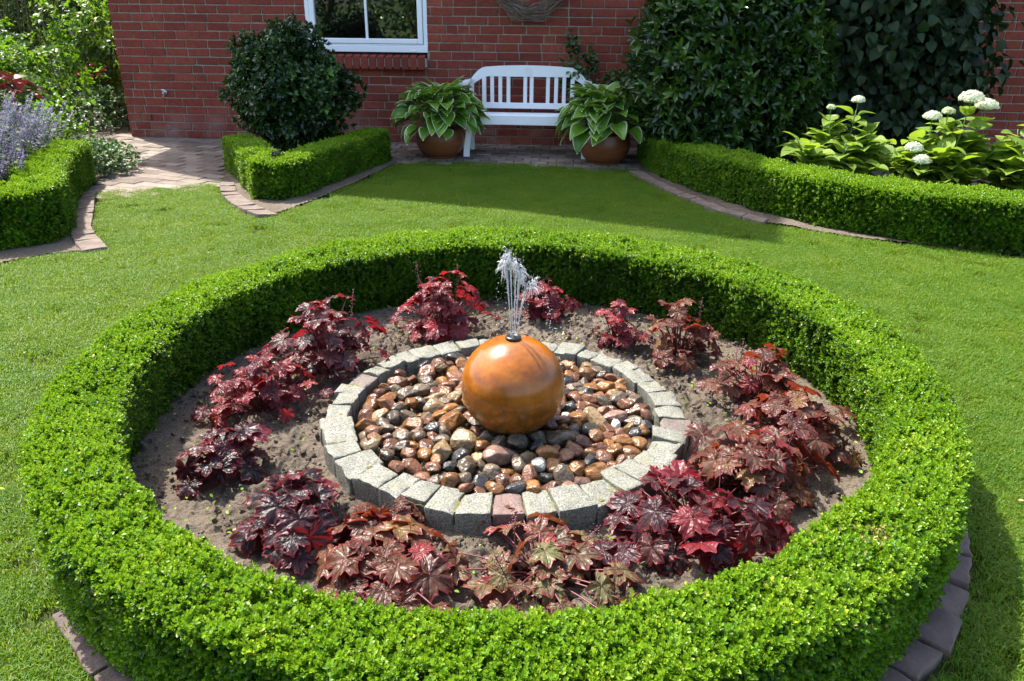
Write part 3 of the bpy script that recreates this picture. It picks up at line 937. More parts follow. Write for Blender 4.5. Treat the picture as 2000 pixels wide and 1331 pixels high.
# soldier course sill of sloping bricks on edge
mb = MB(); rs = np.random.default_rng(6)
x = x0 - .02; k = 0
while x < x1 - .02:
    b_ = min(x + .077, x1 + .0)
    m2 = MB(); m2.box((x, -.085, .80), (b_, .05, .948), np.clip(.32 + rs.normal() * .14, 0, 1), .005)
    V = m2.V[0].copy(); V[:, 2] += np.where(V[:, 2] > .87, (V[:, 1] + .085) / .135 * .022 - .03, (V[:, 1] + .085) * .10 - .015)
    mb.add(V, m2.Q[0], m2.T[0], m2.t[0]); x += .088
sill = mb.build('sill', M_brick, win, False)
mb = MB(); mb.box((x0 - .016, -.074, .812), (x1 - .006, .04, .90)); mb.build('sill_joint', M_mortar, sill, False)
mb = MB(); mb.box((3.30, -.02, .985 - .02), (3.345, -.012, .975), bev=.002)
mb.build('drain_cap', M_pvc, win, False)

# tap on the wall
def on_wall(u, z, out=0.0):
    return Vector((-4.392 + u * math.cos(AY) + out * math.sin(AY), 9.317 + u * math.sin(AY) - out * math.cos(AY), z))
M_metal = plain('worn_steel', (.42, .42, .42), .35, .2, 20, metal=.9)
tap = empty('garden_tap', on_wall(.49, .50), AY, 'small metal garden tap on the brick wall near the corner', 'tap')
mb = MB(); mb.tube([(0, -.002, 0), (0, -.012, 0)], .024, 16); mb.tube([(0, -.012, 0), (0, -.05, 0), (0, -.062, -.004)], .010, 12)
mb.tube([(0, -.055, .006), (0, -.055, -.02)], [.013, .012], 12)
mb.build('tap_body', M_metal, tap)
mb = MB(); mb.tube([(0, -.055, -.018), (-.004, -.062, -.04), (-.006, -.064, -.062)], [.008, .008, .009], 10); mb.build('spout', plain('brass', (.35, .24, .10), .4, .2, metal=.8), tap)
mb = MB(); mb.tube([(0, -.055, .006), (0, -.055, .03)], .005, 8); mb.tube([(-.022, -.055, .031), (0, -.055, .034), (.022, -.055, .031)], [.006, .007, .006], 8); mb.build('handle', plain('handle_grey', (.6, .62, .64), .4), tap)

# wreath
wr_ = empty('twig_wreath', on_wall(4.55, 1.66, .0), AY, 'dry twig wreath hanging on the brick wall above the bench', 'wreath')
mb = MB(); rw = np.random.default_rng(9)
for i in range(330):
    a = rw.random() * 6.28; ln = .5 + rw.random() * 1.0; th = np.linspace(a, a + ln, 9)
    q = rw.random() * 6.28; rr_ = .30 + .068 * math.cos(q) + np.linspace(0, rw.normal() * .05, 9) + .012 * np.sin(th * 9 + q); yy = -.07 + .055 * math.sin(q) + .012 * np.sin(th * 7 + q) + np.linspace(0, -abs(rw.normal()) * .03, 9)
    mb.tube(np.stack([rr_ * np.cos(th), yy, rr_ * np.sin(th)], -1), np.linspace(.0042, .0016, 9) * (.6 + rw.random() * .7), 5, rw.random())
mb.build('twigs', M_twig, wr_)

# ------------------------------------------------------------------ bench
bench = empty('garden_bench', (.135, 8.46, .008), AY, 'white wooden garden bench against the brick wall between two hosta pots', 'bench')
HW = .60
mb = MB()
for (y0_, y1_) in ((-.20, -.125), (-.115, -.04), (-.03, .045), (.055, .13)):
    zc = .405 - .012 * math.cos((y0_ + .03) * 9) + (.012 if y0_ < -.15 else 0)
    mb.box((-HW + .03, y0_, zc - .024), (HW - .03, y1_, zc), bev=.005)
mb.build('seat', M_white, bench, False)
mb = MB(); mb.box((-HW + .03, -.222, .318), (HW - .03, -.2, .412), bev=.004); mb.build('seat_apron', M_white, bench, False)
YB = .165
def extr(mb, outline_top, outline_bot, y0, y1):
    A = np.array(outline_top); B = np.array(outline_bot); n = len(A)
    V = np.vstack([np.column_stack([P[:, 0], np.full(n, y), P[:, 1]]) for P, y in ((A, y0), (B, y0), (A, y1), (B, y1))])
    i = np.arange(n - 1)
    Q = np.vstack([np.stack([n + i, n + i + 1, i + 1, i], -1), np.stack([2 * n + i, 2 * n + i + 1, 3 * n + i + 1, 3 * n + i], -1),
                   np.stack([i, i + 1, 2 * n + i + 1, 2 * n + i], -1), np.stack([3 * n + i, 3 * n + i + 1, n + i + 1, n + i], -1), [[0, 2 * n, 3 * n, n], [n - 1, 2 * n - 1, 4 * n - 1, 3 * n - 1]]])
    mb.add(V, Q)
xs = np.linspace(-1, 1, 41)
top = np.where(np.abs(xs) < .74, .862 - .018 * (np.abs(xs) / .74) ** 2, .844 - .115 * (np.clip((np.abs(xs) - .74) / .26, 0, 1)) ** 1.9)
bot = np.where(np.abs(xs) < .70, .752 + 0 * xs, .752 - .095 * (np.clip((np.abs(xs) - .70) / .30, 0, 1)) ** 1.5)
bot = np.minimum(bot, top - .05)
mb = MB(); extr(mb, np.stack([xs * .59, top], -1), np.stack([xs * .59, bot], -1), YB - .018, YB + .018)
trail = mb.build('top_rail', M_white, bench, False)
# carved rose on the rail
mb = MB()
for k_, rr_ in enumerate((.010, .020, .030, .040)):
    for a in np.arange(0, 6.28, 6.28 / (3 + k_ * 2)):
        a = a + k_ * .6; th = np.linspace(a - .9 / (1 + k_ * .3), a + .9 / (1 + k_ * .3), 8)
        mb.tube(np.stack([rr_ * np.cos(th), np.full(8, YB - .019), .808 + rr_ * np.sin(th)], -1), .0028, 6)
mb.build('carved_rose', M_white, trail)
mb = MB(); mb.box((-.465, YB - .016, .432), (.465, YB + .016, .490), bev=.004); mb.build('lower_rail', M_white, bench, False)
for x in (-.458, .458):
    mb = MB(); mb.box((x - .021, YB - .0175, .40), (x + .021, YB + .0175, .756), bev=.003); mb.build('back_post', M_white, bench, False)
for x in (-.375, -.290, -.205, -.030, .036, .205, .290, .372):
    mb = MB(); mb.box((x - .0195, YB - .009, .486), (x + .0195, YB + .009, .758), bev=.003); mb.build('slat', M_white, bench, False)
for sx in (-1, 1):
    # front leg rising in an S to the arm scroll
    zz = np.linspace(0, .70, 22)
    xx = HW + .0 + .020 * np.cos(zz / .70 * 2 * math.pi * .9) - .02 + .075 * np.clip((zz - .45) / .25, 0, 1) ** 1.6
    wd = .030 + .012 * np.clip((zz - .5) / .2, 0, 1)
    mb = MB()
    A_ = np.stack([xx + wd, zz], -1); B_ = np.stack([xx - wd, zz], -1)
    th = np.linspace(0, math.pi, 7)[1:-1]
    A_ = np.vstack([A_, *[[xx[-1] + wd[-1] * math.cos(q), zz[-1] + wd[-1] * .7 * math.sin(q)] for q in th[:3]]]); B_ = np.vstack([B_, *[[xx[-1] - wd[-1] * math.cos(q), zz[-1] + wd[-1] * .7 * math.sin(q)] for q in th[:3]]])
    A_[:, 0] *= sx; B_[:, 0] *= sx
    extr(mb, A_, B_, -.262, -.220); mb.build('leg', M_white, bench, False)
    mb = MB(); mb.box((sx * HW - .022 - .012 * sx, YB - .02, 0), (sx * HW + .022 - .012 * sx, YB + .02, .70), bev=.004); mb.build('leg', M_white, bench, False)
    mb = MB()
    yy = np.linspace(-.22, YB + .02, 12)
    A_ = np.stack([np.full(12, sx * (HW + .052)), yy, .708 + .012 * np.sin((yy + .22) * 7)], -1); B_ = A_ + np.array([-sx * .075, 0, .016])
    V = np.vstack([A_, B_, A_ - np.array([0, 0, .022]), B_ - np.array([0, 0, .022])]); n = 12; i = np.arange(11)
    mb.add(V, np.vstack([np.stack([i, i + 1, n + i + 1, n + i], -1), np.stack([2 * n + i, 3 * n + i, 3 * n + i + 1, 2 * n + i + 1], -1), np.stack([i, 2 * n + i, 2 * n + i + 1, i + 1], -1), np.stack([n + i, n + i + 1, 3 * n + i + 1, 3 * n + i], -1), [[0, n, 3 * n, 2 * n], [n - 1, 3 * n - 1, 4 * n - 1, 2 * n - 1]]]))
    mb.build('armrest', M_white, bench, False)
    mb = MB(); mb.box((sx * HW - .014 - .012 * sx, -.22, .335), (sx * HW + .014 - .012 * sx, YB - .02, .395), bev=.003); mb.box((sx * HW - .012 - .012 * sx, -.2205, .16), (sx * HW + .012 - .012 * sx, YB - .0205, .20), bev=.003); mb.build('side_rail', M_white, bench, False)

# ------------------------------------------------------------------ hosta pots
def terracotta():
    m, t, b, out = nmat('brown_glazed_pot')
    v = objco(t)
    sep = t.nodes.new('ShaderNodeSeparateXYZ'); t.links.new(v, sep.inputs[0])
    mp = t.nodes.new('ShaderNodeMapping'); mp.inputs['Scale'].default_value = (1, 1, 9); t.links.new(v, mp.inputs[0])
    r = ramp(t, [(.3, (.11, .036, .012)), (.7, (.215, .072, .023))]); t.links.new(noise(t, 4, 4, .6, mp.outputs[0]), r.inputs[0])
    t.links.new(r.outputs[0], b.inputs['Base Color']); b.inputs['Roughness'].default_value = .38
    bump(t, noise(t, 9, 3, .5, mp.outputs[0]), .15, .004, b)
    return m
M_pot = terracotta()
M_hosta = leaf_mat('hosta_leaf', [(0, (.05, .14, .012)), (.5, (.10, .22, .018)), (1, (.17, .31, .03))], (.24, .42, .03), .25, .36, .5, edge=((.62, .66, .42), .438), veins=0)
HOST = [leafgrid(1, w_, heart, 9, 8, .22, d_, .03, .035, p_) for w_, d_, p_ in ((.76, .35, 0), (.80, .55, 1), (.74, .25, 2), (.78, .7, 3))]
def lathe(mb, prof, k=40, tint=.5):
    prof = np.array(prof); th = np.arange(k) / k * 2 * math.pi; n = len(prof)
    V = np.stack([prof[:, :1] * np.cos(th), prof[:, :1] * np.sin(th), np.repeat(prof[:, 1:], k, 1)], -1).reshape(-1, 3)
    i = np.arange(n - 1)[:, None] * k; j = np.arange(k)[None]; j2 = (j + 1) % k
    mb.add(V, np.stack([i + j, i + j2, i + k + j2, i + k + j], -1).reshape(-1, 4), None, tint)
def hosta_pot(x, y, lab_p, lab_h, seed, sz=1.0, R_=.49):
    po = empty('plant_pot', (x, y, .008), 0, lab_p, 'plant pot', 'brown pots beside the bench')
    mb = MB(); lathe(mb, [(0, .0), (.165, 0), (.172, .008), (.172, .02), (.182, .024), (.215, .06), (.243, .12), (.250, .18), (.244, .235), (.234, .262), (.236, .275), (.23, .288), (.215, .29), (.208, .27), (.205, .25)], 48)
    mb.build('pot_body', M_pot, po)
    mb = MB(); lathe(mb, [(.207, .245), (.1, .255), (0, .26)], 24); mb.build('potting_soil', M_soil, po)
    r = np.random.default_rng(seed)
    ho = empty('hosta', (x, y, .29), r.random() * 3, lab_h, 'hosta', 'hostas in the brown pots')
    n = 165; mb = MB(); ms = MB()
    for i in range(n):
        u = ((i + .5) / n)
        az = i * 2.39996 + r.normal() * .25
        rad = R_ * (.06 + .62 * u ** .62) * (1 + r.normal() * .08)
        z = .05 + .285 * (1 - u ** 1.9) + r.normal() * .02 - .08 * max(0, u - .75) * 4 * .4
        L = (.17 + .055 * r.random()) * (1.0 if u > .15 else .8) * sz
        d = np.array([math.cos(az), math.sin(az), 0])
        el = (.92 - 1.12 * u) + r.normal() * .16
        yv = d * math.cos(el) + np.array([0, 0, math.sin(el)])
        zv = -d * math.sin(el) + np.array([0, 0, math.cos(el)]) + r.normal(size=3) * .22
        base = d * rad + np.array([0, 0, z])
        mb.inst(HOST[r.integers(4)], [base], frames(yv[None], zv[None]), L, np.clip(.5 + r.normal() * .25, 0, 1))
        k0 = np.array([d[0] * .04, d[1] * .04, -.03]); mid = (k0 + base) / 2 + np.array([0, 0, .06])
        tt = np.linspace(0, 1, 6)[:, None]; ms.tube((1 - tt) ** 2 * k0 + 2 * tt * (1 - tt) * mid + tt ** 2 * base, .004, 5)
    mb.build('leaves', M_hosta, ho); ms.build('stalks', M_stalk, ho)
M_stalk = plain('green_stalk', (.10, .20, .03), .5, .3, 12)
hosta_pot(-.745, 8.27, 'round brown glazed pot to the left of the bench', 'white edged hosta in the pot on the left side of the bench', 41)
hosta_pot(.905, 8.02, 'round brown glazed pot to the right of the bench', 'white edged hosta in the pot by the laurel and right bench arm', 42, 1.1)

# ------------------------------------------------------------------ shrubs
def crown_points(n, r, ctr, rad, shell=.55, lump=.16, seed=0, flat=None, zmin=.03):
    d = rdir(n, r)
    q = (shell + (1 - shell) * r.random(n) ** .5)
    k = 1 + lump * sn3(d, 2.6, seed) + lump * .5 * sn3(d, 6.0, seed + 2)
    P = d * np.array(rad) * (q * k)[:, None] + np.array(ctr)
    s = P[:, 2] > zmin
    return P[s], unit(d / np.array(rad))[s]
def shrub(name, loc, label, cat, mat, tpl, n, ctr, rad, S, seed, droop=0.0, out=.7, shell=.55, lump=.16, trunks=5, tr=.014, group=None, core=True, tintm=.5, tints=.2, sprign=1, extra=None, corek=.72):
    r = np.random.default_rng(seed)
    root = empty(name, loc, 0, label, cat, group)
    P, nv = crown_points(n, r, ctr, rad, shell, lump, seed)
    mb = MB(); nn = len(P)
    for q in range(sprign):
        yv = unit(nv * out + r.normal(size=(nn, 3)) * .55 + np.array([0, 0, .25 - droop]))
        zv = unit(nv * .6 + np.array([0, 0, 1.0]) + r.normal(size=(nn, 3)) * .35)
        s_ = S * (.7 + .5 * r.random(nn))
        tint = np.clip(tintm + r.normal(size=nn) * tints + .18 * sn3(P, 4, seed + 4), 0, 1)
        wh = r.integers(0, len(tpl), nn)
        for k in range(len(tpl)):
            m_ = wh == k
            mb.inst(tpl[k], P[m_] + r.normal(size=(int(m_.sum()), 3)) * S * .25, frames(yv[m_], zv[m_]), s_[m_], tint[m_])
    if extra: extra(mb, r)
    mb.build('foliage', mat, root)
    if trunks:
        mt = MB()
        for i in range(trunks):
            az = i / trunks * 6.28 + r.random()
            e = np.array(ctr) + np.array([math.cos(az) * rad[0] * .55, math.sin(az) * rad[1] * .55, rad[2] * (.1 + .4 * r.random())])
            b = np.array([ctr[0] + math.cos(az) * .04, ctr[1] + math.sin(az) * .04, -.02]); md = (b + e) / 2 + np.array([0, 0, .12]) + r.normal(size=3) * .04
            tt = np.linspace(0, 1, 8)[:, None]
            mt.tube((1 - tt) ** 2 * b + 2 * tt * (1 - tt) * md + tt ** 2 * e, np.linspace(tr, tr * .4, 8), 6)
            for q in range(3):
                f = .45 + .5 * r.random(); p0 = (1 - f) ** 2 * b + 2 * f * (1 - f) * md + f ** 2 * e
                p1 = p0 + r.normal(size=3) * np.array(rad) * .3 + np.array([0, 0, rad[2] * .3])
                mt.tube(np.linspace(p0, p1, 4), np.linspace(tr * .45, tr * .15, 4), 5)
        mt.build('branches', M_wood, root)
    return root
LAN = [leafgrid(1, w_, lance, 6, 2, .16, d_, .0) for w_, d_ in ((.30, .35), (.27, .6), (.33, .15))]
OVA = [leafgrid(1, w_, ovate, 6, 4, .14, d_, .03, 0, p_) for w_, d_, p_ in ((.60, .4, 0), (.66, .6, 2), (.55, .2, 4))]
HEA = [leafgrid(1, w_, heart, 7, 4, .12, d_, .02, 0, p_) for w_, d_, p_ in ((.80, .45, 0), (.74, .7, 2), (.84, .3, 4))]
def whorl(t, n, el, seed):
    r = np.random.default_rng(seed); o = []
    for i in range(n):
        a = i * 2.4 + r.normal() * .2; e = el + r.normal() * .25
        y = np.array([math.cos(a) * math.cos(e), math.sin(a) * math.cos(e), math.sin(e)]); z = np.array([-math.cos(a) * math.sin(e), -math.sin(a) * math.sin(e), math.cos(e)])
        o.append(xform(t[i % len(t)], frames(y[None], z[None])[0], np.array([0, 0, i * .03]), .8 + .3 * r.random()))
    V, Q, T, uv = merge(o)
    # whorl axis along +y so it grows outwards
    Rz = np.array([[1, 0, 0], [0, 0, 1], [0, -1, 0]], float)
    return V @ Rz.T, Q, T, uv
SHORT = [leaf7(1, .5, .18, .15, .4, .72), leaf7(1, .44, .2, .05, .4, .72), leaf7(1, .55, .14, .25, .4, .72)]
M_osm = leaf_mat('osmanthus_leaf', [(0, (.007, .020, .006)), (.5, (.017, .046, .009)), (.85, (.042, .10, .015)), (1, (.085, .17, .024))], (.06, .14, .015), .16, .26, .45)
M_laurel = leaf_mat('laurel_leaf', [(0, (.007, .020, .005)), (.5, (.022, .058, .009)), (.85, (.060, .130, .016)), (1, (.13, .22, .025))], (.08, .17, .015), .20, .24, .42)
M_lilac = leaf_mat('lilac_leaf', [(0, (.006, .014, .005)), (.5, (.013, .030, .009)), (1, (.028, .058, .016))], (.035, .08, .015), .22, .5, .22)
M_hyd = leaf_mat('hydrangea_leaf', [(0, (.08, .15, .018)), (.5, (.145, .235, .022)), (1, (.22, .31, .035))], (.30, .44, .03), .40, .48, .3, veins=60)
WO = [whorl(SHORT, 5, .8, s) for s in (1, 2, 3, 14)]
WL = [whorl(LAN, 4, .95, s) for s in (4, 5, 6, 15, 16)]
shrub('glossy_shrub', (-2.13, 7.95, .01), 'rounded dark green glossy shrub in front of the window sill', 'shrub', M_osm, WO, 5800, (0, 0, .66), (.525, .46, .59), .055, 51, out=.9, shell=.42, lump=.20, trunks=6, tints=.22, tintm=.45)
shrub('laurel_shrub', (1.98, 7.78, .01), 'big dark green laurel with long glossy leaves beside the bench', 'shrub', M_laurel, WL, 5600, (0, 0, .95), (.88, .62, 1.02), .115, 52, out=.9, shell=.5, lump=.10, trunks=6, tints=.2, tintm=.45)
shrub('lilac_bush', (3.35, 8.15, .01), 'large dull dark leafed bush behind the white hydrangeas', 'shrub', M_lilac, HEA, 6200, (.1, 0, 1.15), (1.22, .52, 1.4), .112, 53, droop=.9, out=.6, shell=.35, lump=.16, trunks=7, tr=.02)

def hydrangea(x, y, label, stems, heads, seed):
    r = np.random.default_rng(seed)
    root = empty('hydrangea', (x, y, .01), 0, label, 'hydrangea', 'white hydrangeas behind the long hedge')
    ml = MB(); ms = MB(); mh = []
    stems = stems + [(.46 * (r.random() * 2 - 1), .24 * (r.random() * 2 - 1), .26 + .28 * r.random(), 0) for _ in range(15)]
    for k, (dx, dy, h, hs) in enumerate(stems):
        b = np.array([dx * .45, dy * .5, 0]); e = np.array([dx, dy, h]); mid = (b + e) / 2 + np.array([-.02 * dx, 0, .06])
        tt = np.linspace(0, 1, 9)[:, None]; C_ = (1 - tt) ** 2 * b + 2 * tt * (1 - tt) * mid + tt ** 2 * e
        ms.tube(C_, np.linspace(.006, .004, 9), 6)
        for i in range(9):
            f = .14 + .74 * i / 8; p = (1 - f) ** 2 * b + 2 * f * (1 - f) * mid + f ** 2 * e
            for s in (0, 1):
                az = (i % 2) * 1.57 + s * 3.14 + r.normal() * .35 + k
                d = np.array([math.cos(az), math.sin(az), 0]); el = .48 + r.normal() * .25
                yv = d * math.cos(el) + np.array([0, 0, math.sin(el)]); zv = -d * math.sin(el) + np.array([0, 0, math.cos(el)]) + r.normal(size=3) * .2
                L = (.185 - .05 * abs(f - .55) * 2) * (.85 + .3 * r.random())
                pet = p + yv * .03
                ml.inst(HEA, [pet], frames(yv[None], zv[None]), L, np.clip(.5 + .2 * f + r.normal() * .18, 0, 1)) if False else ml.inst(HEA[r.integers(3)], [pet], frames(yv[None], zv[None]), L, np.clip(.42 + .2 * f + r.normal() * .18, 0, 1))
                ms.tube([p, pet], .0025, 5)
        if hs > 0:
            hs *= 1.16; ms.tube([e, e + np.array([0, 0, .045])], .004, 6); e = e + np.array([0, 0, .045])
            hb = MB(); nfl = int(1500 * (hs / .075) ** 1.2)
            d = rdir(nfl, r); d[:, 2] = np.abs(d[:, 2]) * 1.0 - .18
            P = e + d * np.array([hs, hs, hs * .78]) * (1 + .12 * sn3(d, 5, seed + k))[:, None] * (.86 + .14 * r.random(nfl))[:, None] + np.array([0, 0, hs * .25])
            fl = leaf7(.010, .008, .1, .1)
            hb.inst(fl, P, frames(np.cross(d, rdir(nfl, r)), d + r.normal(size=(nfl, 3)) * .4), .8 + .5 * r.random(nfl), np.clip(r.random(nfl) * .7 + (.3 if hs > .05 else -.1), 0, 1))
            hb.tube([e - np.array([0, 0, .005]), e + np.array([0, 0, hs * .5])], hs * .55, 10, .1)
            mh.append(hb)
    ml.build('leaves', M_hyd, root); ms.build('stems', M_stalk, root)
    for hb in mh: hb.build('flower_head', M_flower, root)
M_flower = leaf_mat('hydrangea_floret', [(0, (.33, .42, .16)), (.4, (.66, .72, .45)), (1, (.80, .81, .72))], (.6, .62, .4), .25, .6, .2)
hydrangea(2.66, 6.60, 'bright green hydrangea next to the laurel, its buds mostly greenish', [(-.24, .0, .42, 0), (-.10, .05, .66, .03), (.02, -.12, .36, .035), (.12, .08, .71, .045), (.20, -.05, .55, 0), (-.02, .15, .57, .025), (.30, .1, .42, 0), (-.18, -.15, .30, 0), (.12, -.2, .34, 0)], 0, 61)
hydrangea(3.36, 6.34, 'hydrangea with the largest white flower heads behind the long hedge', [(-.26, -.08, .40, .058), (-.22, -.16, .32, .060), (-.10, .05, .62, .058), (.03, .08, .66, .042), (.13, -.02, .76, .080), (.30, .05, .70, .072), (.34, -.12, .46, 0), (.05, -.18, .40, 0), (.2, -.2, .36, 0), (-.05, -.22, .28, 0)], 0, 62)
hydrangea(3.98, 6.15, 'hydrangea cut by the right edge of the view behind the hedge', [(-.15, .05, .62, 0), (.0, .0, .74, .05), (.18, .1, .72, .06), (-.22, -.1, .44, 0), (-.05, -.2, .38, 0), (.2, -.15, .46, 0), (-.25, .1, .5, 0)], 0, 63)

# climber by the bench
cl = empty('climbing_plant', (.80, 8.86, .03), 0, 'leafy climber growing up the brick wall behind the right bench arm', 'climber')
r = np.random.default_rng(64); ml = MB(); ms = MB()
for pts in ([(0, 0, 0), (.03, -.02, .4), (-.10, -.03, .75), (-.20, -.03, .98), (-.19, -.02, 1.12)], [(.02, 0, 0), (.1, -.03, .45), (.02, -.06, .78), (-.02, -.05, .97)], [(.05, 0, 0), (.15, -.05, .5), (.2, -.08, .7), (.34, -.1, .76)],
            [(.0, 0, .3), (-.05, -.12, .6), (-.12, -.22, .76), (-.2, -.26, .80)], [(.1, 0, .2), (.3, -.05, .5), (.42, -.08, .62)], [(0, 0, .2), (-.12, -.04, .45), (-.25, -.05, .62), (-.28, -.06, .84)]):
    C_ = smooth_path(np.array(pts)[:, :2], .02, 1); P = np.array(pts, float)
    s = np.linspace(0, 1, 34); C_ = np.stack([np.interp(s, np.linspace(0, 1, len(P)), P[:, i]) for i in range(3)], -1); C_ += r.normal(size=C_.shape) * .006
    ms.tube(C_, np.linspace(.006, .002, 34), 5)
    for i in range(6, 34):
        for q in range(4):
            d = rdir(1, r)[0]; d[1] = -abs(d[1]); yv = d + np.array([0, 0, -.1]); zv = np.array([0, -.7, .7]) + r.normal(size=3) * .4
            ml.inst(OVA[r.integers(3)], [C_[i] + d * .035], frames(yv[None], zv[None]), .045 + .03 * r.random(), np.clip(.5 + r.normal() * .25, 0, 1))
ml.build('leaves', M_laurel, cl); ms.build('stems', M_wood, cl)

# ------------------------------------------------------------------ left border
M_nepl = leaf_mat('catmint_leaf', [(0, (.03, .05, .024)), (.5, (.07, .10, .048)), (1, (.14, .17, .09))], (.2, .28, .1), .3, .6, .3)
M_nepf = leaf_mat('catmint_flower', [(0, (.055, .036, .085)), (.5, (.105, .076, .160)), (.8, (.165, .130, .225)), (1, (.11, .08, .36))], (.35, .3, .55), .3, .6, .3)
def catmint():
    r = np.random.default_rng(71)
    root = empty('catmint', (-4.14, 5.9, .01), 0, 'mass of purple flowered catmint spilling behind the left hedge', 'catmint')
    ml = MB(); mf = MB(); ms = MB()
    fl = leaf7(.011, .007, .2, .1); lf = leaf7(.028, .016, .1, .2)
    for i in range(620):
        a = r.random() * 6.28; q = math.sqrt(r.random()); bx, by = q * math.cos(a) * .50, q * math.sin(a) * .92
        if bx + -4.14 > -3.62 - .30 * (by + .4): continue
        h = (.46 + .30 * r.random()) * (1 - .30 * q ** 3) * (1.0 + .10 * np.clip(by, -1, 1))
        lean = np.array([math.cos(a), math.sin(a), 0]) * (.10 + .30 * q) + np.append(np.clip(r.normal(size=2) * .15, -.25, .25), 0)
        b = np.array([bx, by, .02]); e = b + lean * h * 1.1 + np.array([0, 0, h]); mid = (b + e) / 2 - lean * .12
        tt = np.linspace(0, 1, 7)[:, None]; C_ = (1 - tt) ** 2 * b + 2 * tt * (1 - tt) * mid + tt ** 2 * e
        ms.tube(C_, .0022, 4)
        n = 34; f = .30 + .70 * np.linspace(0, 1, n) ** .8; P = (1 - f[:, None]) ** 2 * b + 2 * f[:, None] * (1 - f[:, None]) * mid + f[:, None] ** 2 * e
        k = 5
        for j in range(k):
            d = rdir(n, r); d[:, 2] = d[:, 2] * .5 + .15
            isf = (f > .62) & (r.random(n) < .92)
            wfac = np.clip(1.15 - f, .25, 1)[:, None]
            mf.inst(fl, P[isf] + d[isf] * .016 * wfac[isf] * 1.6, frames(d[isf], rdir(int(isf.sum()), r)), .9 + .5 * r.random(int(isf.sum())), np.clip(r.normal(.5, .25, int(isf.sum())), 0, 1))
            if j < 4: ml.inst(lf, P[~isf] + d[~isf] * .02, frames(d[~isf], np.array([0, 0, 1.0]) + d[~isf] * .2 + r.normal(size=(int((~isf).sum()), 3)) * .3), .8 + .5 * r.random(int((~isf).sum())), np.clip(r.normal(.5, .2, int((~isf).sum())), 0, 1))
    ml.build('leaves', M_nepl, root); mf.build('flower_spikes', M_nepf, root); ms.build('stems', M_stalk, root)
catmint()
M_ger = leaf_mat('cranesbill_leaf', [(0, (.022, .055, .016)), (.5, (.050, .105, .028)), (1, (.10, .17, .05))], (.11, .20, .04), .28, .5, .35)
M_bright = leaf_mat('bright_shrub_leaf', [(0, (.013, .038, .005)), (.5, (.042, .100, .008)), (.85, (.10, .185, .013)), (1, (.23, .28, .03))], (.17, .34, .014), .36, .42, .4)
M_pink = plain('pink_petal', (.62, .05, .13), .6, .3, 20)
M_violet = plain('violet_petal', (.30, .02, .50), .6, .2, 20)
M_bamboo = leaf_mat('bamboo_leaf', [(0, (.016, .038, .006)), (.5, (.042, .082, .011)), (1, (.13, .19, .03))], (.14, .24, .025), .35, .4, .45)
M_cotinus = leaf_mat('wine_red_leaf', [(0, (.03, .006, .008)), (.5, (.07, .010, .012)), (.8, (.12, .022, .014)), (1, (.17, .06, .012))], (.12, .016, .014), .20, .45, .35)
def mound(name, loc, label, cat, rad, n, S, seed, mat, tpl=OVA, flowers=None):
    o = shrub(name, loc, label, cat, mat, tpl, n, (0, 0, rad[2] * .25), rad, S, seed, out=.8, shell=.35, lump=.22, trunks=0)
    if flowers:
        r = np.random.default_rng(seed + 500)
        for (dx, dy, dz, s, fm) in flowers:
            mb = MB(); n_ = 6
            az = np.arange(n_) / n_ * 6.28; d = np.stack([np.cos(az), np.sin(az), np.full(n_, .25)], -1)
            tilt = frames(np.array([[1.0, 0, 0]]), np.array([[.1, -.6, .8]]))[0]
            mb.inst(leaf7(1, .9, .1, .1), np.zeros((n_, 3)) + np.array([dx, dy, dz]), np.einsum('ij,njk->nik', tilt, frames(d, np.tile([0, 0, 1.0], (n_, 1)))), s, .5)
            mb.build('flower', fm, o)
    return o
mound('cranesbill', (-3.86, 7.38, .01), 'low grey-green cranesbill with a violet flower at the path edge', 'cranesbill', (.32, .44, .22), 2800, .040, 72, M_ger, HEA, [(-.12, -.32, .17, .03, M_violet)])
mound('cranesbill', (-5.0, 9.95, .01), 'dark leafy groundcover mound by the house corner across the path', 'groundcover', (.62, .5, .36), 2600, .05, 73, M_ger, HEA, [(-.1, -.45, .22, .03, M_violet)])
mound('leafy_perennial', (-4.60, 8.15, .01), 'small bright green perennial between the catmint and the path', 'perennial', (.30, .3, .46), 900, .06, 74, M_bright, OVA)
WB = [whorl(SHORT, 6, .5, s) for s in (11, 12, 13)]
def pinks(o, pts, sz=.032, mat=None):
    r = np.random.default_rng(5)
    for p in pts:
        mb = MB(); d = rdir(7, r); mb.inst(leaf7(1, .7, .1, .1), np.array([p] * 7), frames(d, rdir(7, r)), sz, .5); mb.build('flower', mat or M_pink, o)
wg = shrub('weigela_bush', (-5.35, 10.55, .01), 'open branched shrub with a few pink flowers beside the house corner', 'shrub', M_bright, WB, 850, (.15, 0, .86), (.55, .5, .58), .062, 75, out=.9, shell=.5, lump=.4, trunks=6, tr=.03, tints=.3)
pinks(wg, [(.12, -.55, .62), (.2, -.5, .68), (.30, -.52, .72), (.34, -.5, .60), (.42, -.48, .66), (.16, -.58, .52), (.27, -.5, .58), (.22, -.56, .56)])
shrub('bright_shrub', (-5.75, 9.1, .01), 'bright yellow-green bushy shrub behind the catmint', 'shrub', M_bright, WB, 1900, (0, 0, .48), (.85, .6, .50), .062, 76, out=.9, shell=.55, lump=.38, trunks=5, tints=.3)
shrub('airy_bush', (-6.9, 10.6, .01), 'airy green bush behind the yellow-green shrub', 'shrub', M_bright, WB, 1700, (0, 0, .60), (1.0, .7, .60), .066, 77, out=.9, shell=.5, lump=.4, trunks=6, tintm=.3, tints=.3)
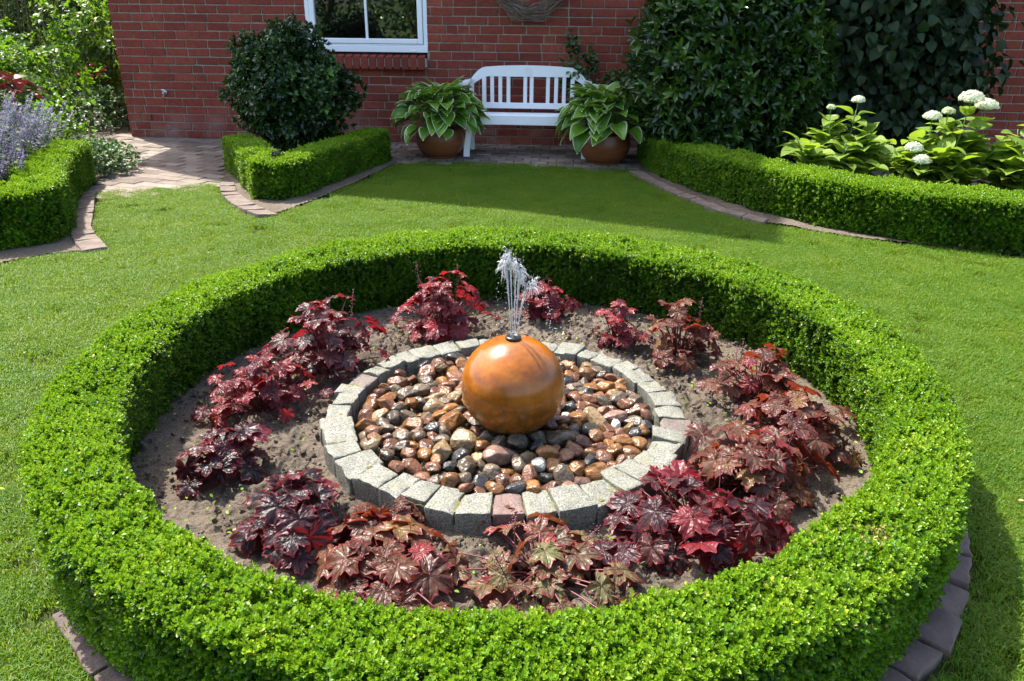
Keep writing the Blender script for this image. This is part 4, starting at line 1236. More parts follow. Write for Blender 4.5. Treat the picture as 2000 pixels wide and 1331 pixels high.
co = shrub('smoke_bush', (-4.72, 7.55, .01), 'wine-red smoke bush with round leaves above the catmint', 'shrub', M_cotinus, HEA, 60, (0, 0, .66), (.36, .3, .15), .105, 78, out=.6, shell=.5, lump=.1, trunks=4, tints=.3)
# tall bamboo thicket: three clumps with upright canes
def bamboo(loc, label, seed, n=60, h=3.0, spread=(.9, .5)):
    r = np.random.default_rng(seed)
    root = empty('bamboo_clump', loc, 0, label, 'bamboo', 'tall bamboo at the back left')
    mc = MB(); ml = MB(); lf = leafgrid(1, .17, lance, 4, 2, .1, .5)
    for i in range(n):
        b = np.array([r.normal() * spread[0] * .5, r.normal() * spread[1] * .5, 0]); lean = r.normal(size=2) * .16 + np.array([.14, 0]); hh = h * (.75 + .35 * r.random())
        tt = np.linspace(0, 1, 9)[:, None]; C_ = b + np.hstack([lean[None] * tt ** 1.5 * hh * .5, tt * hh]); mc.tube(C_, np.linspace(.009, .003, 9), 5, r.random())
        for q in range(70):
            f = .12 + .88 * r.random(); p = b + np.array([*(lean * f ** 1.5 * hh * .5), f * hh]); d = rdir(1, r)[0]; d[2] = d[2] * .4
            ml.inst(lf, [p + d * .10 * r.random()], frames((d + np.array([0, 0, -.2]))[None], (np.array([0, 0, 1.0]) + r.normal(size=3) * .3)[None]), .09 + .06 * r.random(), np.clip(r.normal(.5, .25), 0, 1))
    mc.build('canes', plain('cane', (.13, .13, .05), .5, .4, 9), root); ml.build('foliage', M_bamboo, root)
bamboo((-5.95, 12.3, 0), 'tall bamboo clump nearest the house with upright canes', 81)
bamboo((-7.35, 12.1, 0), 'tall bamboo clump in the middle at the back left', 82, 70)
bamboo((-8.8, 11.6, 0), 'tall bamboo clump at the far left edge of the view', 83, 60)
# dense evergreen behind them so no horizon shows
shrub('conifer_hedge', (-8.5, 15.5, 0), 'tall dark evergreen hedge closing the garden at the back left', 'hedge', M_lilac, WB, 4200, (0, 0, 1.6), (4.6, .9, 2.3), .22, 84, out=.8, shell=.4, lump=.12, trunks=5, tr=.06)
# iron plant support with a scroll top
isup = empty('plant_support', (-4.80, 8.75, 0), 0, 'thin dark iron plant support with a spiral scroll among the shrubs', 'plant support')
mb = MB(); th = np.linspace(0, 4.6 * math.pi, 60); rr_ = np.linspace(.012, .075, 60)
sx_ = rr_ * np.cos(th); sz_ = rr_ * np.sin(th) + .80
mb.tube(np.stack([sx_, 0 * th, sz_], -1), .0055, 6); mb.build('scroll', plain('iron', (.02, .02, .02), .5), isup)
mb = MB(); e = np.array([sx_[-1], 0, sz_[-1]]); mb.tube([e, e + np.array([.0, 0, -.1]), (.05, .0, .45), (.10, 0, -.05)], .0055, 6); mb.tube([(.0, 0, .62), (-.3, 0, .60), (-.62, .02, .55)], .005, 6); mb.tube([(-.60, .02, -.02), (-.62, .02, .55), (-.68, .02, .70)], .005, 6); mb.build('rod', bpy.data.materials['iron'], isup)

# trees and shrubs behind the viewer, mirrored in the window
LT = [leaf7(1, .6, .1, .15)]
def back_tree(x, y, label, rad, z, n, seed, mat, S=.16):
    shrub('garden_tree', (x, y, 0), label, 'tree', mat, LT, n, (0, 0, z), rad, S, seed, out=.6, shell=.4, lump=.22, trunks=5, tr=.07)
back_tree(-4.6, -5.0, 'bushy garden tree mirrored darkly in the left half of the window', (1.7, 1.2, 1.7), 1.9, 2600, 91, M_laurel)
back_tree(-2.2, -4.4, 'sunny yellow-green tree mirrored in the right pane of the window', (.8, .8, 1.3), 1.6, 1700, 92, M_bright, .12)
back_tree(-8.0, -6.0, 'dark tree standing farther back, mirrored in the window', (2.2, 1.4, 2.6), 2.6, 2600, 93, M_lilac)

# ------------------------------------------------------------------ fountain ball
def ball_mat():
    m, t, b, out = nmat('orange_glazed_ceramic')
    v = objco(t)
    mp = t.nodes.new('ShaderNodeMapping'); mp.inputs['Scale'].default_value = (1, 1, 2.0); t.links.new(v, mp.inputs[0])
    n = noise(t, 8, 6, .68, mp.outputs[0])
    r = ramp(t, [(.28, (.11, .032, .004)), (.5, (.26, .076, .006)), (.72, (.37, .124, .011))]); t.links.new(n, r.inputs[0])
    mp2 = t.nodes.new('ShaderNodeMapping'); mp2.inputs['Scale'].default_value = (1, 1, .22); t.links.new(v, mp2.inputs[0])
    # algae and lime runs below the equator
    sep = t.nodes.new('ShaderNodeSeparateXYZ'); t.links.new(v, sep.inputs[0])
    low = t.nodes.new('ShaderNodeMapRange'); low.inputs[1].default_value = .09; low.inputs[2].default_value = -.11; t.links.new(sep.outputs[2], low.inputs[0])
    st = ramp(t, [(.42, (0, 0, 0)), (.62, (1, 1, 1))]); t.links.new(noise(t, 24, 6, .7, mp2.outputs[0]), st.inputs[0])
    c = mixc(t, mathn(t, 'MULTIPLY', mathn(t, 'MULTIPLY', low.outputs[0], st.outputs[0]), .9), r.outputs[0], (.060, .045, .008))
    sp = ramp(t, [(.64, (0, 0, 0)), (.70, (1, 1, 1))]); t.links.new(noise(t, 60, 4, .6, v), sp.inputs[0])
    c = mixc(t, mathn(t, 'MULTIPLY', mathn(t, 'MULTIPLY', sp.outputs[0], low.outputs[0]), .8), c, (.03, .018, .008))
    mid = ramp(t, [(.60, (0, 0, 0)), (.68, (1, 1, 1))]); t.links.new(noise(t, 30, 5, .7, v), mid.inputs[0])
    c = mixc(t, mathn(t, 'MULTIPLY', mid.outputs[0], .55), c, (.20, .12, .015))
    t.links.new(c, b.inputs['Base Color'])
    rg = ramp(t, [(.35, (.20, .20, .20)), (.7, (.42, .42, .42))]); t.links.new(noise(t, 9, 4, .6, mp2.outputs[0]), rg.inputs[0])
    t.links.new(rg.outputs[0], b.inputs['Roughness']); b.inputs['Specular IOR Level'].default_value = .32
    b.inputs['Coat Weight'].default_value = .22; b.inputs['Coat Roughness'].default_value = .06
    bump(t, noise(t, 16, 3, .5, mp.outputs[0]), .10, .006, b)
    return m
BALL = (.004, 2.52, .280)
fb = empty('fountain_ball', BALL, 0, 'orange-brown glazed ceramic ball with a water jet on top', 'fountain')
bm = bmesh.new(); bmesh.ops.create_uvsphere(bm, u_segments=96, v_segments=64, radius=.1825)
for v in bm.verts:
    v.co.z *= .985
    if v.co.z > .1765: v.co.z = .1765
    v.co.z = max(v.co.z, -.16)
me = bpy.data.meshes.new('ball_shell'); bm.to_mesh(me); bm.free(); me.polygons.foreach_set('use_smooth', np.full(len(me.polygons), True))
link('ball_shell', me, ball_mat(), fb)
mb = MB(); lathe(mb, [(0, .176), (.0255, .176), (.0275, .179), (.0275, .184), (.024, .189), (.017, .187), (.013, .184), (.006, .186), (0, .189)], 32); mb.build('nozzle', plain('black_rubber', (.012, .012, .013), .28, .3, 40, .3, .002), fb)
# water
def water_mat():
    m, t, b, out = nmat('water')
    b.inputs['Base Color'].default_value = (.97, .985, 1, 1); b.inputs['Roughness'].default_value = .06
    b.inputs['IOR'].default_value = 1.33; b.inputs['Transmission Weight'].default_value = .5; b.inputs['Specular IOR Level'].default_value = .8
    return m
M_water = water_mat()
def ico(sub=1):
    bm = bmesh.new(); bmesh.ops.create_icosphere(bm, subdivisions=sub, radius=1)
    V = np.array([v.co[:] for v in bm.verts]); T = np.array([[v.index for v in f.verts] for f in bm.faces]); bm.free()
    return V, None, T, np.zeros((len(V), 2))
ICO = ico(2)
DROP = (ICO[0] * np.array([.8, .8, 2.6]), None, ICO[2], ICO[3])
def water():
    r = np.random.default_rng(33)
    root = empty('water_jet', (BALL[0], BALL[1], BALL[2] + .187), 0, 'spray of clear water jets rising from the nozzle of the orange ball', 'water jet')
    jets = [(-.008, -.034, .268, -.055), (-.003, -.018, .300, -.03), (.003, .006, .262, .02), (.007, .026, .235, .045), (.011, .062, .205, .150)]
    for k, (bx, tx, h, fx) in enumerate(jets):
        mb = MB(); dy = r.normal() * .012
        # rising stream
        s = np.linspace(0, 1, 60); z = h * (1 - (1 - s) ** 2); x = bx + (tx - bx) * s ** 1.15 * np.sqrt(s)
        x = bx + (tx - bx) * s
        C_ = np.stack([x + r.normal(size=60) * .0006 * (.4 + s), dy * s + r.normal(size=60) * .0006, z], -1)
        for q in range(6):
            m_ = int(60 * (.72 + .28 * r.random())) if q else 58
            off = r.normal(size=2) * .0028
            wob = np.cumsum(r.normal(size=(60, 2)), 0) * .00022
            C2 = C_.copy(); C2[:, 0] += off[0] * s * (1 + s) + wob[:, 0] * s; C2[:, 1] += off[1] * s * (1 + s) + wob[:, 1] * s
            rad_ = (.0009 + .0006 * s) * (1 + .45 * s * np.sin(s * (40 + 30 * r.random()) + q)) * (.75 + .4 * r.random(60)) * (1.25 if q == 0 else .8)
            rad_[m_ - 4:m_] *= np.array([.8, .6, .4, .15])
            mb.tube(C2[:m_], rad_[:m_], 6)
        # ragged crest: short curled ribbons of water and fine drops
        for q in range(30):
            p0 = np.array([tx, dy, h]) + r.normal(size=3) * np.array([.006, .006, .013]) - np.array([0, 0, .014])
            v0 = np.array([(tx - bx) * 1.2, 0, .03]) + r.normal(size=3) * np.array([.05, .05, .04]); tt = np.linspace(0, .3 + .25 * r.random(), 9)[:, None]
            mb.tube(p0 + v0 * tt * .55 + np.array([0, 0, -.16]) * tt ** 2, np.array([.2, .6, .9, 1, 1.1, 1, .8, .5, .2]) * (.0008 + .0009 * r.random()), 6)
        n = 110
        P = np.array([tx, dy, h - .014]) + r.normal(size=(n, 3)) * np.array([.009, .009, .022])
        mb.inst(DROP, P, np.tile(np.eye(3), (n, 1, 1)), .0005 + .0010 * r.random(n) ** 2, .5)
        # falling drops
        n = 70 if k < 3 else 190
        f = r.random(n) ** .7
        drop = (h + .22) * f ** 2
        P = np.stack([tx + (fx - tx) * f * 1.35, dy + r.normal(size=n) * .012, h - drop], -1) + r.normal(size=(n, 3)) * np.array([.010, .010, .012]) * (.3 + f)[:, None]
        P = P[np.hypot(P[:, 0], P[:, 1]) ** 2 + (P[:, 2] + .187) ** 2 > .186 ** 2]; P = P[P[:, 2] > -.38]
        mb.inst(ICO, P, np.tile(np.eye(3), (len(P), 1, 1)), .0006 + .0013 * r.random(len(P)) ** 2, .5)
        mb.build('jet', M_water, root)
water()

# ------------------------------------------------------------------ cobbles
PEB = [('reddish brown', (.115, .044, .021), (.215, .100, .052), .28), ('orange-brown', (.165, .068, .018), (.30, .140, .046), .21), ('grey-brown', (.080, .057, .036), (.175, .130, .085), .24),
       ('dark grey', (.026, .026, .025), (.062, .058, .050), .05), ('tan', (.19, .120, .052), (.32, .225, .115), .11), ('pinkish', (.17, .090, .062), (.27, .165, .122), .04), ('cream white', (.50, .46, .35), (.66, .62, .52), .07)]
PM = {p[0]: pebble_mat(p[0].replace(' ', '_').replace('-', '_') + '_cobble', p[1], p[2], .17 if p[0] != 'cream white' else .45) for p in PEB}
def pebble_shapes(n=26):
    out = []
    for k in range(n):
        r = np.random.default_rng(900 + k)
        bm = bmesh.new(); bmesh.ops.create_icosphere(bm, subdivisions=4, radius=1)
        V = np.array([v.co[:] for v in bm.verts])
        # soft facets: push by planes
        D = rdir(13, r); off = .54 + .40 * r.random(13)
        h = V @ D.T
        lim = np.min(np.where(h > .05, off[None] / np.maximum(h, .05), 9), 1)
        rad_ = -np.log(np.exp(-20 * np.minimum(lim, 1.2)) + np.exp(-20 * 1.0)) / 20
        W = V * rad_[:, None] * (1 + .035 * sn3(V, 2.4, k))[:, None]
        W *= np.array([1.0 + .2 * r.random(), .80 + .1 * r.random(), .58 + .2 * r.random()])
        W /= np.sqrt(np.ptp(W[:, 0]) * np.ptp(W[:, 1])) / 2
        for v, q in zip(bm.verts, W): v.co = q
        me = bpy.data.meshes.new('cobble'); bm.to_mesh(me); bm.free()
        me.polygons.foreach_set('use_smooth', np.full(len(me.polygons), True)); out.append(me)
    return out
PSH = pebble_shapes()
def cobbles():
    r = np.random.default_rng(77)
    N_ = 285
    P = []; rr_ = .0265 + .0165 * r.random(N_) ** 1.5; rr_[:8] = .05 + .012 * r.random(8)
    C_ = np.array([SC[0], SC[1]]); B_ = np.array(BALL[:2]); RI = .548
    a = r.random(N_) * 6.28; q = np.sqrt(r.random(N_)) * RI
    P = C_ + np.stack([q * np.cos(a), q * np.sin(a)], -1)
    P[:8] = B_ + .19 * np.stack([np.cos(np.arange(8) * .785 - 2.4), np.sin(np.arange(8) * .785 - 2.4)], -1)
    area = math.pi * (RI ** 2 - .10 ** 2); f = math.sqrt(area * .93 / (math.pi * (rr_ ** 2).sum())); rr_ = rr_ * min(1.35, f)
    for it in range(260):
        d = P[:, None] - P[None]; L = np.linalg.norm(d, axis=-1) + np.eye(N_); ov = (rr_[:, None] + rr_[None]) * .93 - L
        ov[np.eye(N_, dtype=bool)] = 0; ov = np.maximum(ov, 0)
        P += (d / L[..., None] * ov[..., None] * .22).sum(1)
        e = P - C_; l = np.linalg.norm(e, axis=1); lim = RI - rr_ * .92; over = l > lim; P[over] = C_ + e[over] / l[over, None] * lim[over, None]
        e = P - B_; l = np.linalg.norm(e, axis=1); lim = .115 + rr_ * .7; un = l < lim; P[un] = B_ + e[un] / (l[un, None] + 1e-9) * lim[un, None]
    names = [p[0] for p in PEB]; pr_ = np.array([p[3] for p in PEB]); pr_ /= pr_.sum()
    order = np.argsort(rr_)
    for i in range(N_):
        cn = names[r.choice(len(names), p=pr_)]
        if cn == 'cream white':
            # the white ones lie at the right and the front of the bed
            if P[i, 0] < -.1 or P[i, 1] > 3.0: cn = 'reddish brown'
        s = rr_[i]
        if cn == 'cream white': s *= .78
        o = link('cobble', PSH[r.integers(len(PSH))]) if False else bpy.data.objects.new('cobble', PSH[r.integers(len(PSH))])
        col.objects.link(o)
        if len(o.data.materials) == 0: o.data.materials.append(PM[cn])
        o.material_slots[0].link = 'OBJECT'; o.material_slots[0].material = PM[cn]
        db = np.linalg.norm(P[i] - B_); de = RI - np.linalg.norm(P[i] - C_)
        z = .100 + .022 * np.clip(1 - (db - .13) / .25, 0, 1) + r.normal() * .008
        o.location = (P[i, 0], P[i, 1], z); o.scale = (s * 1.06,) * 3
        o.rotation_euler = (r.normal() * .35, r.normal() * .35, r.random() * 6.28)
        size = 'large' if s > .043 else 'small' if s < .031 else 'mid-sized'
        ang = math.degrees(math.atan2(P[i, 1] - B_[1], P[i, 0] - B_[0])) % 360
        dirs = ['right', 'right and slightly behind', 'behind right', 'behind, slightly right', 'straight behind', 'behind, slightly left', 'behind left', 'left and slightly behind', 'left', 'left, slightly forward', 'front left', 'forward, slightly left', 'straight forward', 'forward, slightly right', 'front right', 'right, slightly forward']
        idx = [0, 1, 2, 3, 4, 5, 6, 7, 8, 9, 10, 11, 12, 13, 14, 15][int((ang + 11.25) // 22.5) % 16]
        band = 'against the orange ball' if db < .21 else 'beside the granite setts' if de < .075 else 'close to the ball' if db < .29 else 'midway out' if de > .15 else 'one row inside the setts'
        wet = 'dry' if cn == 'cream white' else 'wet'
        tag(o, f"{size} {cn} cobble {band}, {dirs[idx]} of the ball", 'cobble', 'cobbles round the fountain ball')
    # the layer underneath, seen only in the gaps
    mb = MB(); n = 420; a = r.random(n) * 6.28; q = np.sqrt(r.random(n)) * .54; V = np.array([v.co[:] for v in PSH[0].vertices])
    I2 = ico(3); Q_ = np.stack([C_[0] + q * np.cos(a), C_[1] + q * np.sin(a), .050 + r.random(n) * .014], -1)
    mb.inst((I2[0] * np.array([1, .85, .62]), None, I2[2], I2[3]), Q_, frames(rdir(n, r) * np.array([1, 1, .2]), np.array([0, 0, 1.0]) + r.normal(size=(n, 3)) * .3), .030 + .012 * r.random(n), r.random(n))
    tag(mb.build('lower_cobbles', PM['grey-brown']), 'lower layer of wet brown cobbles showing in the gaps of the pebble bed', 'cobbles', None, 'stuff')
cobbles()

# ------------------------------------------------------------------ heucheras
def heuchera_leaf(seed):
    r = np.random.default_rng(seed)
    na, nr = 84, 6
    th = np.linspace(-math.pi, math.pi, na + 1)[:-1] + math.pi / na
    lob = np.array([0, 1.12, -1.12, 2.1, -2.1]); amp = np.array([1.0, .92, .92, .78, .78])
    rr_ = np.zeros(na)
    for c, a in zip(lob, amp):
        d = np.abs((th - c + math.pi) % (2 * math.pi) - math.pi)
        rr_ = np.maximum(rr_, a * np.exp(-(d / .62) ** 2 * .75))
    rr_ = .66 * rr_ ** 1.25 + .36
    rr_ += .15 * (1 - np.abs(np.sin(th * 8.5 + r.random() * .6))) ** 1.2 - .05 + r.normal(size=na) * .018
    back = np.abs(np.abs(th) - math.pi); rr_ *= 1 - .75 * np.exp(-(back / .22) ** 2)
    V = [[0, 0, 0]]; uv = [[.5, .5]]
    ph = r.random() * 6
    dn = np.min(np.stack([np.abs((th - c + math.pi) % (2 * math.pi) - math.pi) for c in lob]), 0)
    for k in range(1, nr + 1):
        f = k / nr
        q = rr_ * f
        z = -.10 * f ** 2 + .13 * f * np.clip(dn / .45, 0, 1) ** .8 + .07 * f ** 2 * np.sin(3 * th + ph) + .035 * f ** 3 * np.sin(11 * th + ph * 2) + .006 * r.normal(size=na) * f
        z -= .16 * np.clip(f - .6, 0, 1) ** 1.5 * (1 - np.clip(dn / .5, 0, 1)) * 2
        for a in range(na):
            V.append([q[a] * math.sin(th[a]), q[a] * math.cos(th[a]), z[a]]); uv.append([.5 + .5 * f * math.sin(th[a]), .5 + .5 * f * math.cos(th[a])])
    Q = []; T = []
    for a in range(na):
        b = (a + 1) % na
        if a == na - 1: continue
        T.append([0, 1 + b, 1 + a])
        for k in range(nr - 1):
            Q.append([1 + k * na + a, 1 + k * na + b, 1 + (k + 1) * na + b, 1 + (k + 1) * na + a])
    V = np.array(V); 
    Q = np.array(Q); T = np.array(T)
    n0 = np.cross(V[Q[5][1]] - V[Q[5][0]], V[Q[5][2]] - V[Q[5][0]])
    if n0[2] < 0: Q = Q[:, ::-1]
    n1 = np.cross(V[T[5][1]] - V[T[5][0]], V[T[5][2]] - V[T[5][0]])
    if n1[2] < 0: T = T[:, ::-1]
    return V, Q, T, np.array(uv)
HL = [heuchera_leaf(s) for s in range(8)]
def heu_mat(name, stops, back, trans, mott=None, kk=.60):
    stops = [(p, tuple(x * kk for x in c)) for p, c in stops]; back = tuple(x * .8 for x in back); trans = tuple(x * .7 for x in trans)
    if mott: mott = (tuple(x * kk for x in mott[0]), mott[1])
    m, t, b, out = nmat(name)
    tint = attr(t, 'tint'); uvn = t.nodes.new('ShaderNodeUVMap').outputs[0]
    c = ramp(t, stops); t.links.new(tint, c.inputs[0]); cc = c.outputs[0]
    # radiating veins from the leaf base
    sep = t.nodes.new('ShaderNodeSeparateXYZ'); t.links.new(uvn, sep.inputs[0])
    dx = mathn(t, 'SUBTRACT', sep.outputs[0], .5); dy = mathn(t, 'SUBTRACT', sep.outputs[1], .5)
    ang = mathn(t, 'ARCTAN2', dx, dy); vs = mathn(t, 'ABSOLUTE', mathn(t, 'SINE', mathn(t, 'MULTIPLY', ang, 2.8)))
    vn = ramp(t, [(0, (1, 1, 1)), (.12, (0, 0, 0))]); t.links.new(vs, vn.inputs[0])
    if mott:
        nz = ramp(t, [(.42, (0, 0, 0)), (.60, (1, 1, 1))]); t.links.new(noise(t, 7, 4, .6, uvn), nz.inputs[0])
        cc = mixc(t, mathn(t, 'MULTIPLY', nz.outputs[0], mott[1]), cc, mott[0])
    cc = mixc(t, mathn(t, 'MULTIPLY', vn.outputs[0], .55), cc, tuple(x * .45 for x in stops[0][1]))
    rad_ = mathn(t, 'SQRT', mathn(t, 'ADD', mathn(t, 'MULTIPLY', dx, dx), mathn(t, 'MULTIPLY', dy, dy)))
    rim = t.nodes.new('ShaderNodeMapRange'); rim.inputs[1].default_value = .40; rim.inputs[2].default_value = .5; t.links.new(rad_, rim.inputs[0])
    cc = mixc(t, mathn(t, 'MULTIPLY', rim.outputs[0], .6), cc, (.17, .012, .02))
    geo = t.nodes.new('ShaderNodeNewGeometry'); cc = mixc(t, geo.outputs['Backfacing'], cc, back)
    t.links.new(cc, b.inputs['Base Color']); b.inputs['Roughness'].default_value = .37; b.inputs['Specular IOR Level'].default_value = .24
    v = t.nodes.new('ShaderNodeTexVoronoi'); v.feature = 'SMOOTH_F1'; v.inputs['Scale'].default_value = 11; t.links.new(uvn, v.inputs['Vector'])
    hh = mathn(t, 'ADD', mathn(t, 'MULTIPLY', v.outputs['Distance'], -1.0), mathn(t, 'MULTIPLY', vn.outputs[0], -.5))
    bump(t, hh, .75, .006, b)
    tr = t.nodes.new('ShaderNodeBsdfTranslucent'); tr.inputs[0].default_value = (*trans, 1)
    mx = t.nodes.new('ShaderNodeMixShader'); mx.inputs[0].default_value = .22
    t.links.new(b.outputs[0], mx.inputs[1]); t.links.new(tr.outputs[0], mx.inputs[2]); t.links.new(mx.outputs[0], out.inputs[0])
    return m
RB = (.20, .012, .022); RT = (.60, .03, .04)
H_pur = heu_mat('purple_heuchera_leaf', [(0, (.022, .010, .012)), (.5, (.060, .022, .026)), (.8, (.10, .042, .036)), (1, (.20, .025, .03))], RB, RT)
H_blk = heu_mat('black_heuchera_leaf', [(0, (.014, .010, .012)), (.6, (.036, .018, .022)), (.9, (.075, .025, .03)), (1, (.16, .02, .03))], (.13, .012, .018), (.40, .03, .03))
H_red = heu_mat('red_heuchera_leaf', [(0, (.06, .012, .016)), (.5, (.14, .022, .026)), (.85, (.24, .035, .035)), (1, (.32, .02, .03))], (.30, .014, .022), (.75, .04, .04))
H_brz = heu_mat('bronze_heuchera_leaf', [(0, (.050, .018, .016)), (.45, (.11, .040, .028)), (.8, (.17, .075, .04)), (.93, (.22, .13, .045)), (1, (.24, .02, .03))], (.21, .03, .024), (.55, .09, .03), ((.16, .10, .045), .35))
H_grn = heu_mat('greenish_heuchera_leaf', [(0, (.10, .035, .028)), (.4, (.17, .09, .05)), (.75, (.20, .19, .08)), (.95, (.16, .05, .04)), (1, (.26, .02, .03))], (.22, .03, .03), (.5, .16, .05), ((.17, .20, .08), .45))
M_hst = plain('red_stalk', (.10, .02, .02), .5, .3, 20)
M_bell = plain('pink_bell', (.13, .03, .04), .6, .3, 20)
def heuchera(x, y, wd, h, nl, mat, label, seed, ls=.058, stalks=0, base=.055):
    r = np.random.default_rng(seed)
    nl = int(nl * 1.55)
    root = empty('heuchera', (x, y, base - .01), 0, label, 'heuchera', 'heucheras in the round bed')
    mb = MB(); ms = MB()
    for i in range(nl):
        u = (i + .5) / nl; az = i * 2.39996 + r.normal() * .3
        rad_ = wd * .46 * u ** .55 * (1 + r.normal() * .12 + .14 * math.sin(az * 2 + seed) + .08 * math.sin(az * 5 + seed * 2))
        z = .02 + h * (1 - .80 * u ** 1.5) * (1 + r.normal() * .17) + .015 * math.sin(az * 3 + seed)
        if i % 4 == 1: rad_ *= .80; z = .015 + (z - .02) * .42
        d = np.array([math.cos(az), math.sin(az), 0])
        tl = .05 + .62 * u + r.normal() * .30
        zv = d * math.sin(tl) + np.array([0, 0, math.cos(tl)]) + r.normal(size=3) * .18
        yv = d * math.cos(tl) - np.array([0, 0, math.sin(tl)]) + r.normal(size=3) * .25
        c = d * rad_ + np.array([0, 0, z])
        s = .93 * ls * (.72 + .5 * r.random()) * (.85 if u < .15 else 1)
        tint = np.clip(r.normal(.5, .32), 0, 1)
        mb.inst(HL[r.integers(len(HL))], [c - unit(yv) * s * .1], frames(yv[None], zv[None]), s, tint)
        b = d * .02; mid = (b + c) / 2 + np.array([0, 0, .02]) - d * .02
        tt = np.linspace(0, 1, 6)[:, None]; ms.tube((1 - tt) ** 2 * b + 2 * tt * (1 - tt) * mid + tt ** 2 * c, .0026, 5)
    mb.build('leaves', mat, root); ms.build('leaf_stalks', M_hst, root)
    for k in range(stalks):
        m2 = MB(); az = r.random() * 6.28; b = np.array([math.cos(az), math.sin(az), 0]) * wd * .18; e = b * 1.5 + np.array([r.normal() * .03, r.normal() * .03, h + .07 + .06 * r.random()])
        C_ = np.linspace(b, e, 7); m2.tube(C_, np.linspace(.002, .001, 7), 5)
        n = 26; f = .68 + .32 * r.random(n); P = b + (e - b) * f[:, None] + r.normal(size=(n, 3)) * .006; m2.inst(ICO, P, np.tile(np.eye(3), (n, 1, 1)), .0015 + .0011 * r.random(n), .5)
        m2.build('flower_stalk', M_bell, root)
heuchera(-.80, 3.10, .50, .26, 46, H_pur, 'tallest purple heuchera at the back left of the round bed', 201, .062, 2)
heuchera(-.33, 3.50, .44, .24, 38, H_red, 'red and purple heuchera behind the stone ring, left of the water jet', 202, .058, 4)
heuchera(.17, 3.74, .28, .15, 26, H_red, 'small red heuchera behind the water jet at the back of the bed', 203, .050, 1)
heuchera(.48, 3.38, .19, .16, 17, H_red, 'smallest upright red heuchera right of the water jet', 204, .042, 0)
heuchera(.74, 3.26, .38, .20, 32, H_brz, 'loose brown-red heuchera at the back right of the bed', 205, .052, 1)
heuchera(.98, 2.84, .42, .17, 32, H_brz, 'bronze heuchera with one upright crimson leaf on the right', 206, .058, 2)
heuchera(1.00, 2.50, .46, .16, 30, H_brz, 'broad bronze heuchera near the right side of the round hedge', 207, .066, 1)
heuchera(.78, 2.24, .46, .15, 30, H_brz, 'copper-brown heuchera pressed against the right front setts', 208, .068, 1)
heuchera(.55, 1.98, .54, .10, 36, H_pur, 'plum heuchera with crimson leaves at the front right of the stone ring', 209, .068, 1)
heuchera(.08, 1.80, .54, .045, 26, H_grn, 'low greenish bronze heuchera in front of the reddish sett', 210, .066, 3)
heuchera(-.36, 1.81, .52, .055, 28, H_brz, 'low red-brown heuchera at the front left behind the round hedge', 211, .068, 0)
heuchera(-.66, 1.98, .36, .11, 24, H_blk, 'nearly black glossy heuchera at the front left of the bed', 212, .070, 0)
heuchera(-.97, 2.30, .32, .11, 19, H_blk, 'dark heuchera with a few rusty leaves at the left of the bed', 213, .062, 0)
heuchera(-.97, 2.74, .42, .16, 32, H_red, 'scarlet-edged heuchera at the left of the bed', 214, .056, 0)
heuchera(-.35, 2.02, .13, .05, 6, H_brz, 'tiny reddish heuchera seedling beside the front left setts', 215, .045, 0)

# ------------------------------------------------------------------ leaf clippings on the soil
def clippings():
    r = np.random.default_rng(88); mb = MB(); n = 520
    a = r.random(n) * 6.28; q = .70 + .62 * r.random(n) ** .7; P = np.stack([RC[0] + q * np.cos(a), RC[1] + q * np.sin(a), np.full(n, .072) + r.random(n) * .008], -1)
    mb.inst(leaf7(.014, .009, .15, .1), P, frames(rdir(n, r) * np.array([1, 1, .25]), np.array([0, 0, 1.0]) + r.normal(size=(n, 3)) * .35), .6 + .7 * r.random(n), np.clip(.72 + r.normal(size=n) * .2, 0, 1))
    n = 60; a = r.random(n) * 6.28; q = 1.66 + .7 * r.random(n); P = np.stack([RC[0] + q * np.cos(a), RC[1] + q * np.sin(a), np.full(n, .018)], -1)
    mb.inst(leaf7(.016, .010, .15, .1), P, frames(rdir(n, r) * np.array([1, 1, .25]), np.array([0, 0, 1.0]) + r.normal(size=(n, 3)) * .3), .7 + .8 * r.random(n), np.clip(.9 + r.normal(size=n) * .12, 0, 1))
    tag(mb.build('leaf_clippings', M_box), 'scattered green box clippings lying on the soil and lawn round the hedge', 'clippings', None, 'stuff')
clippings()

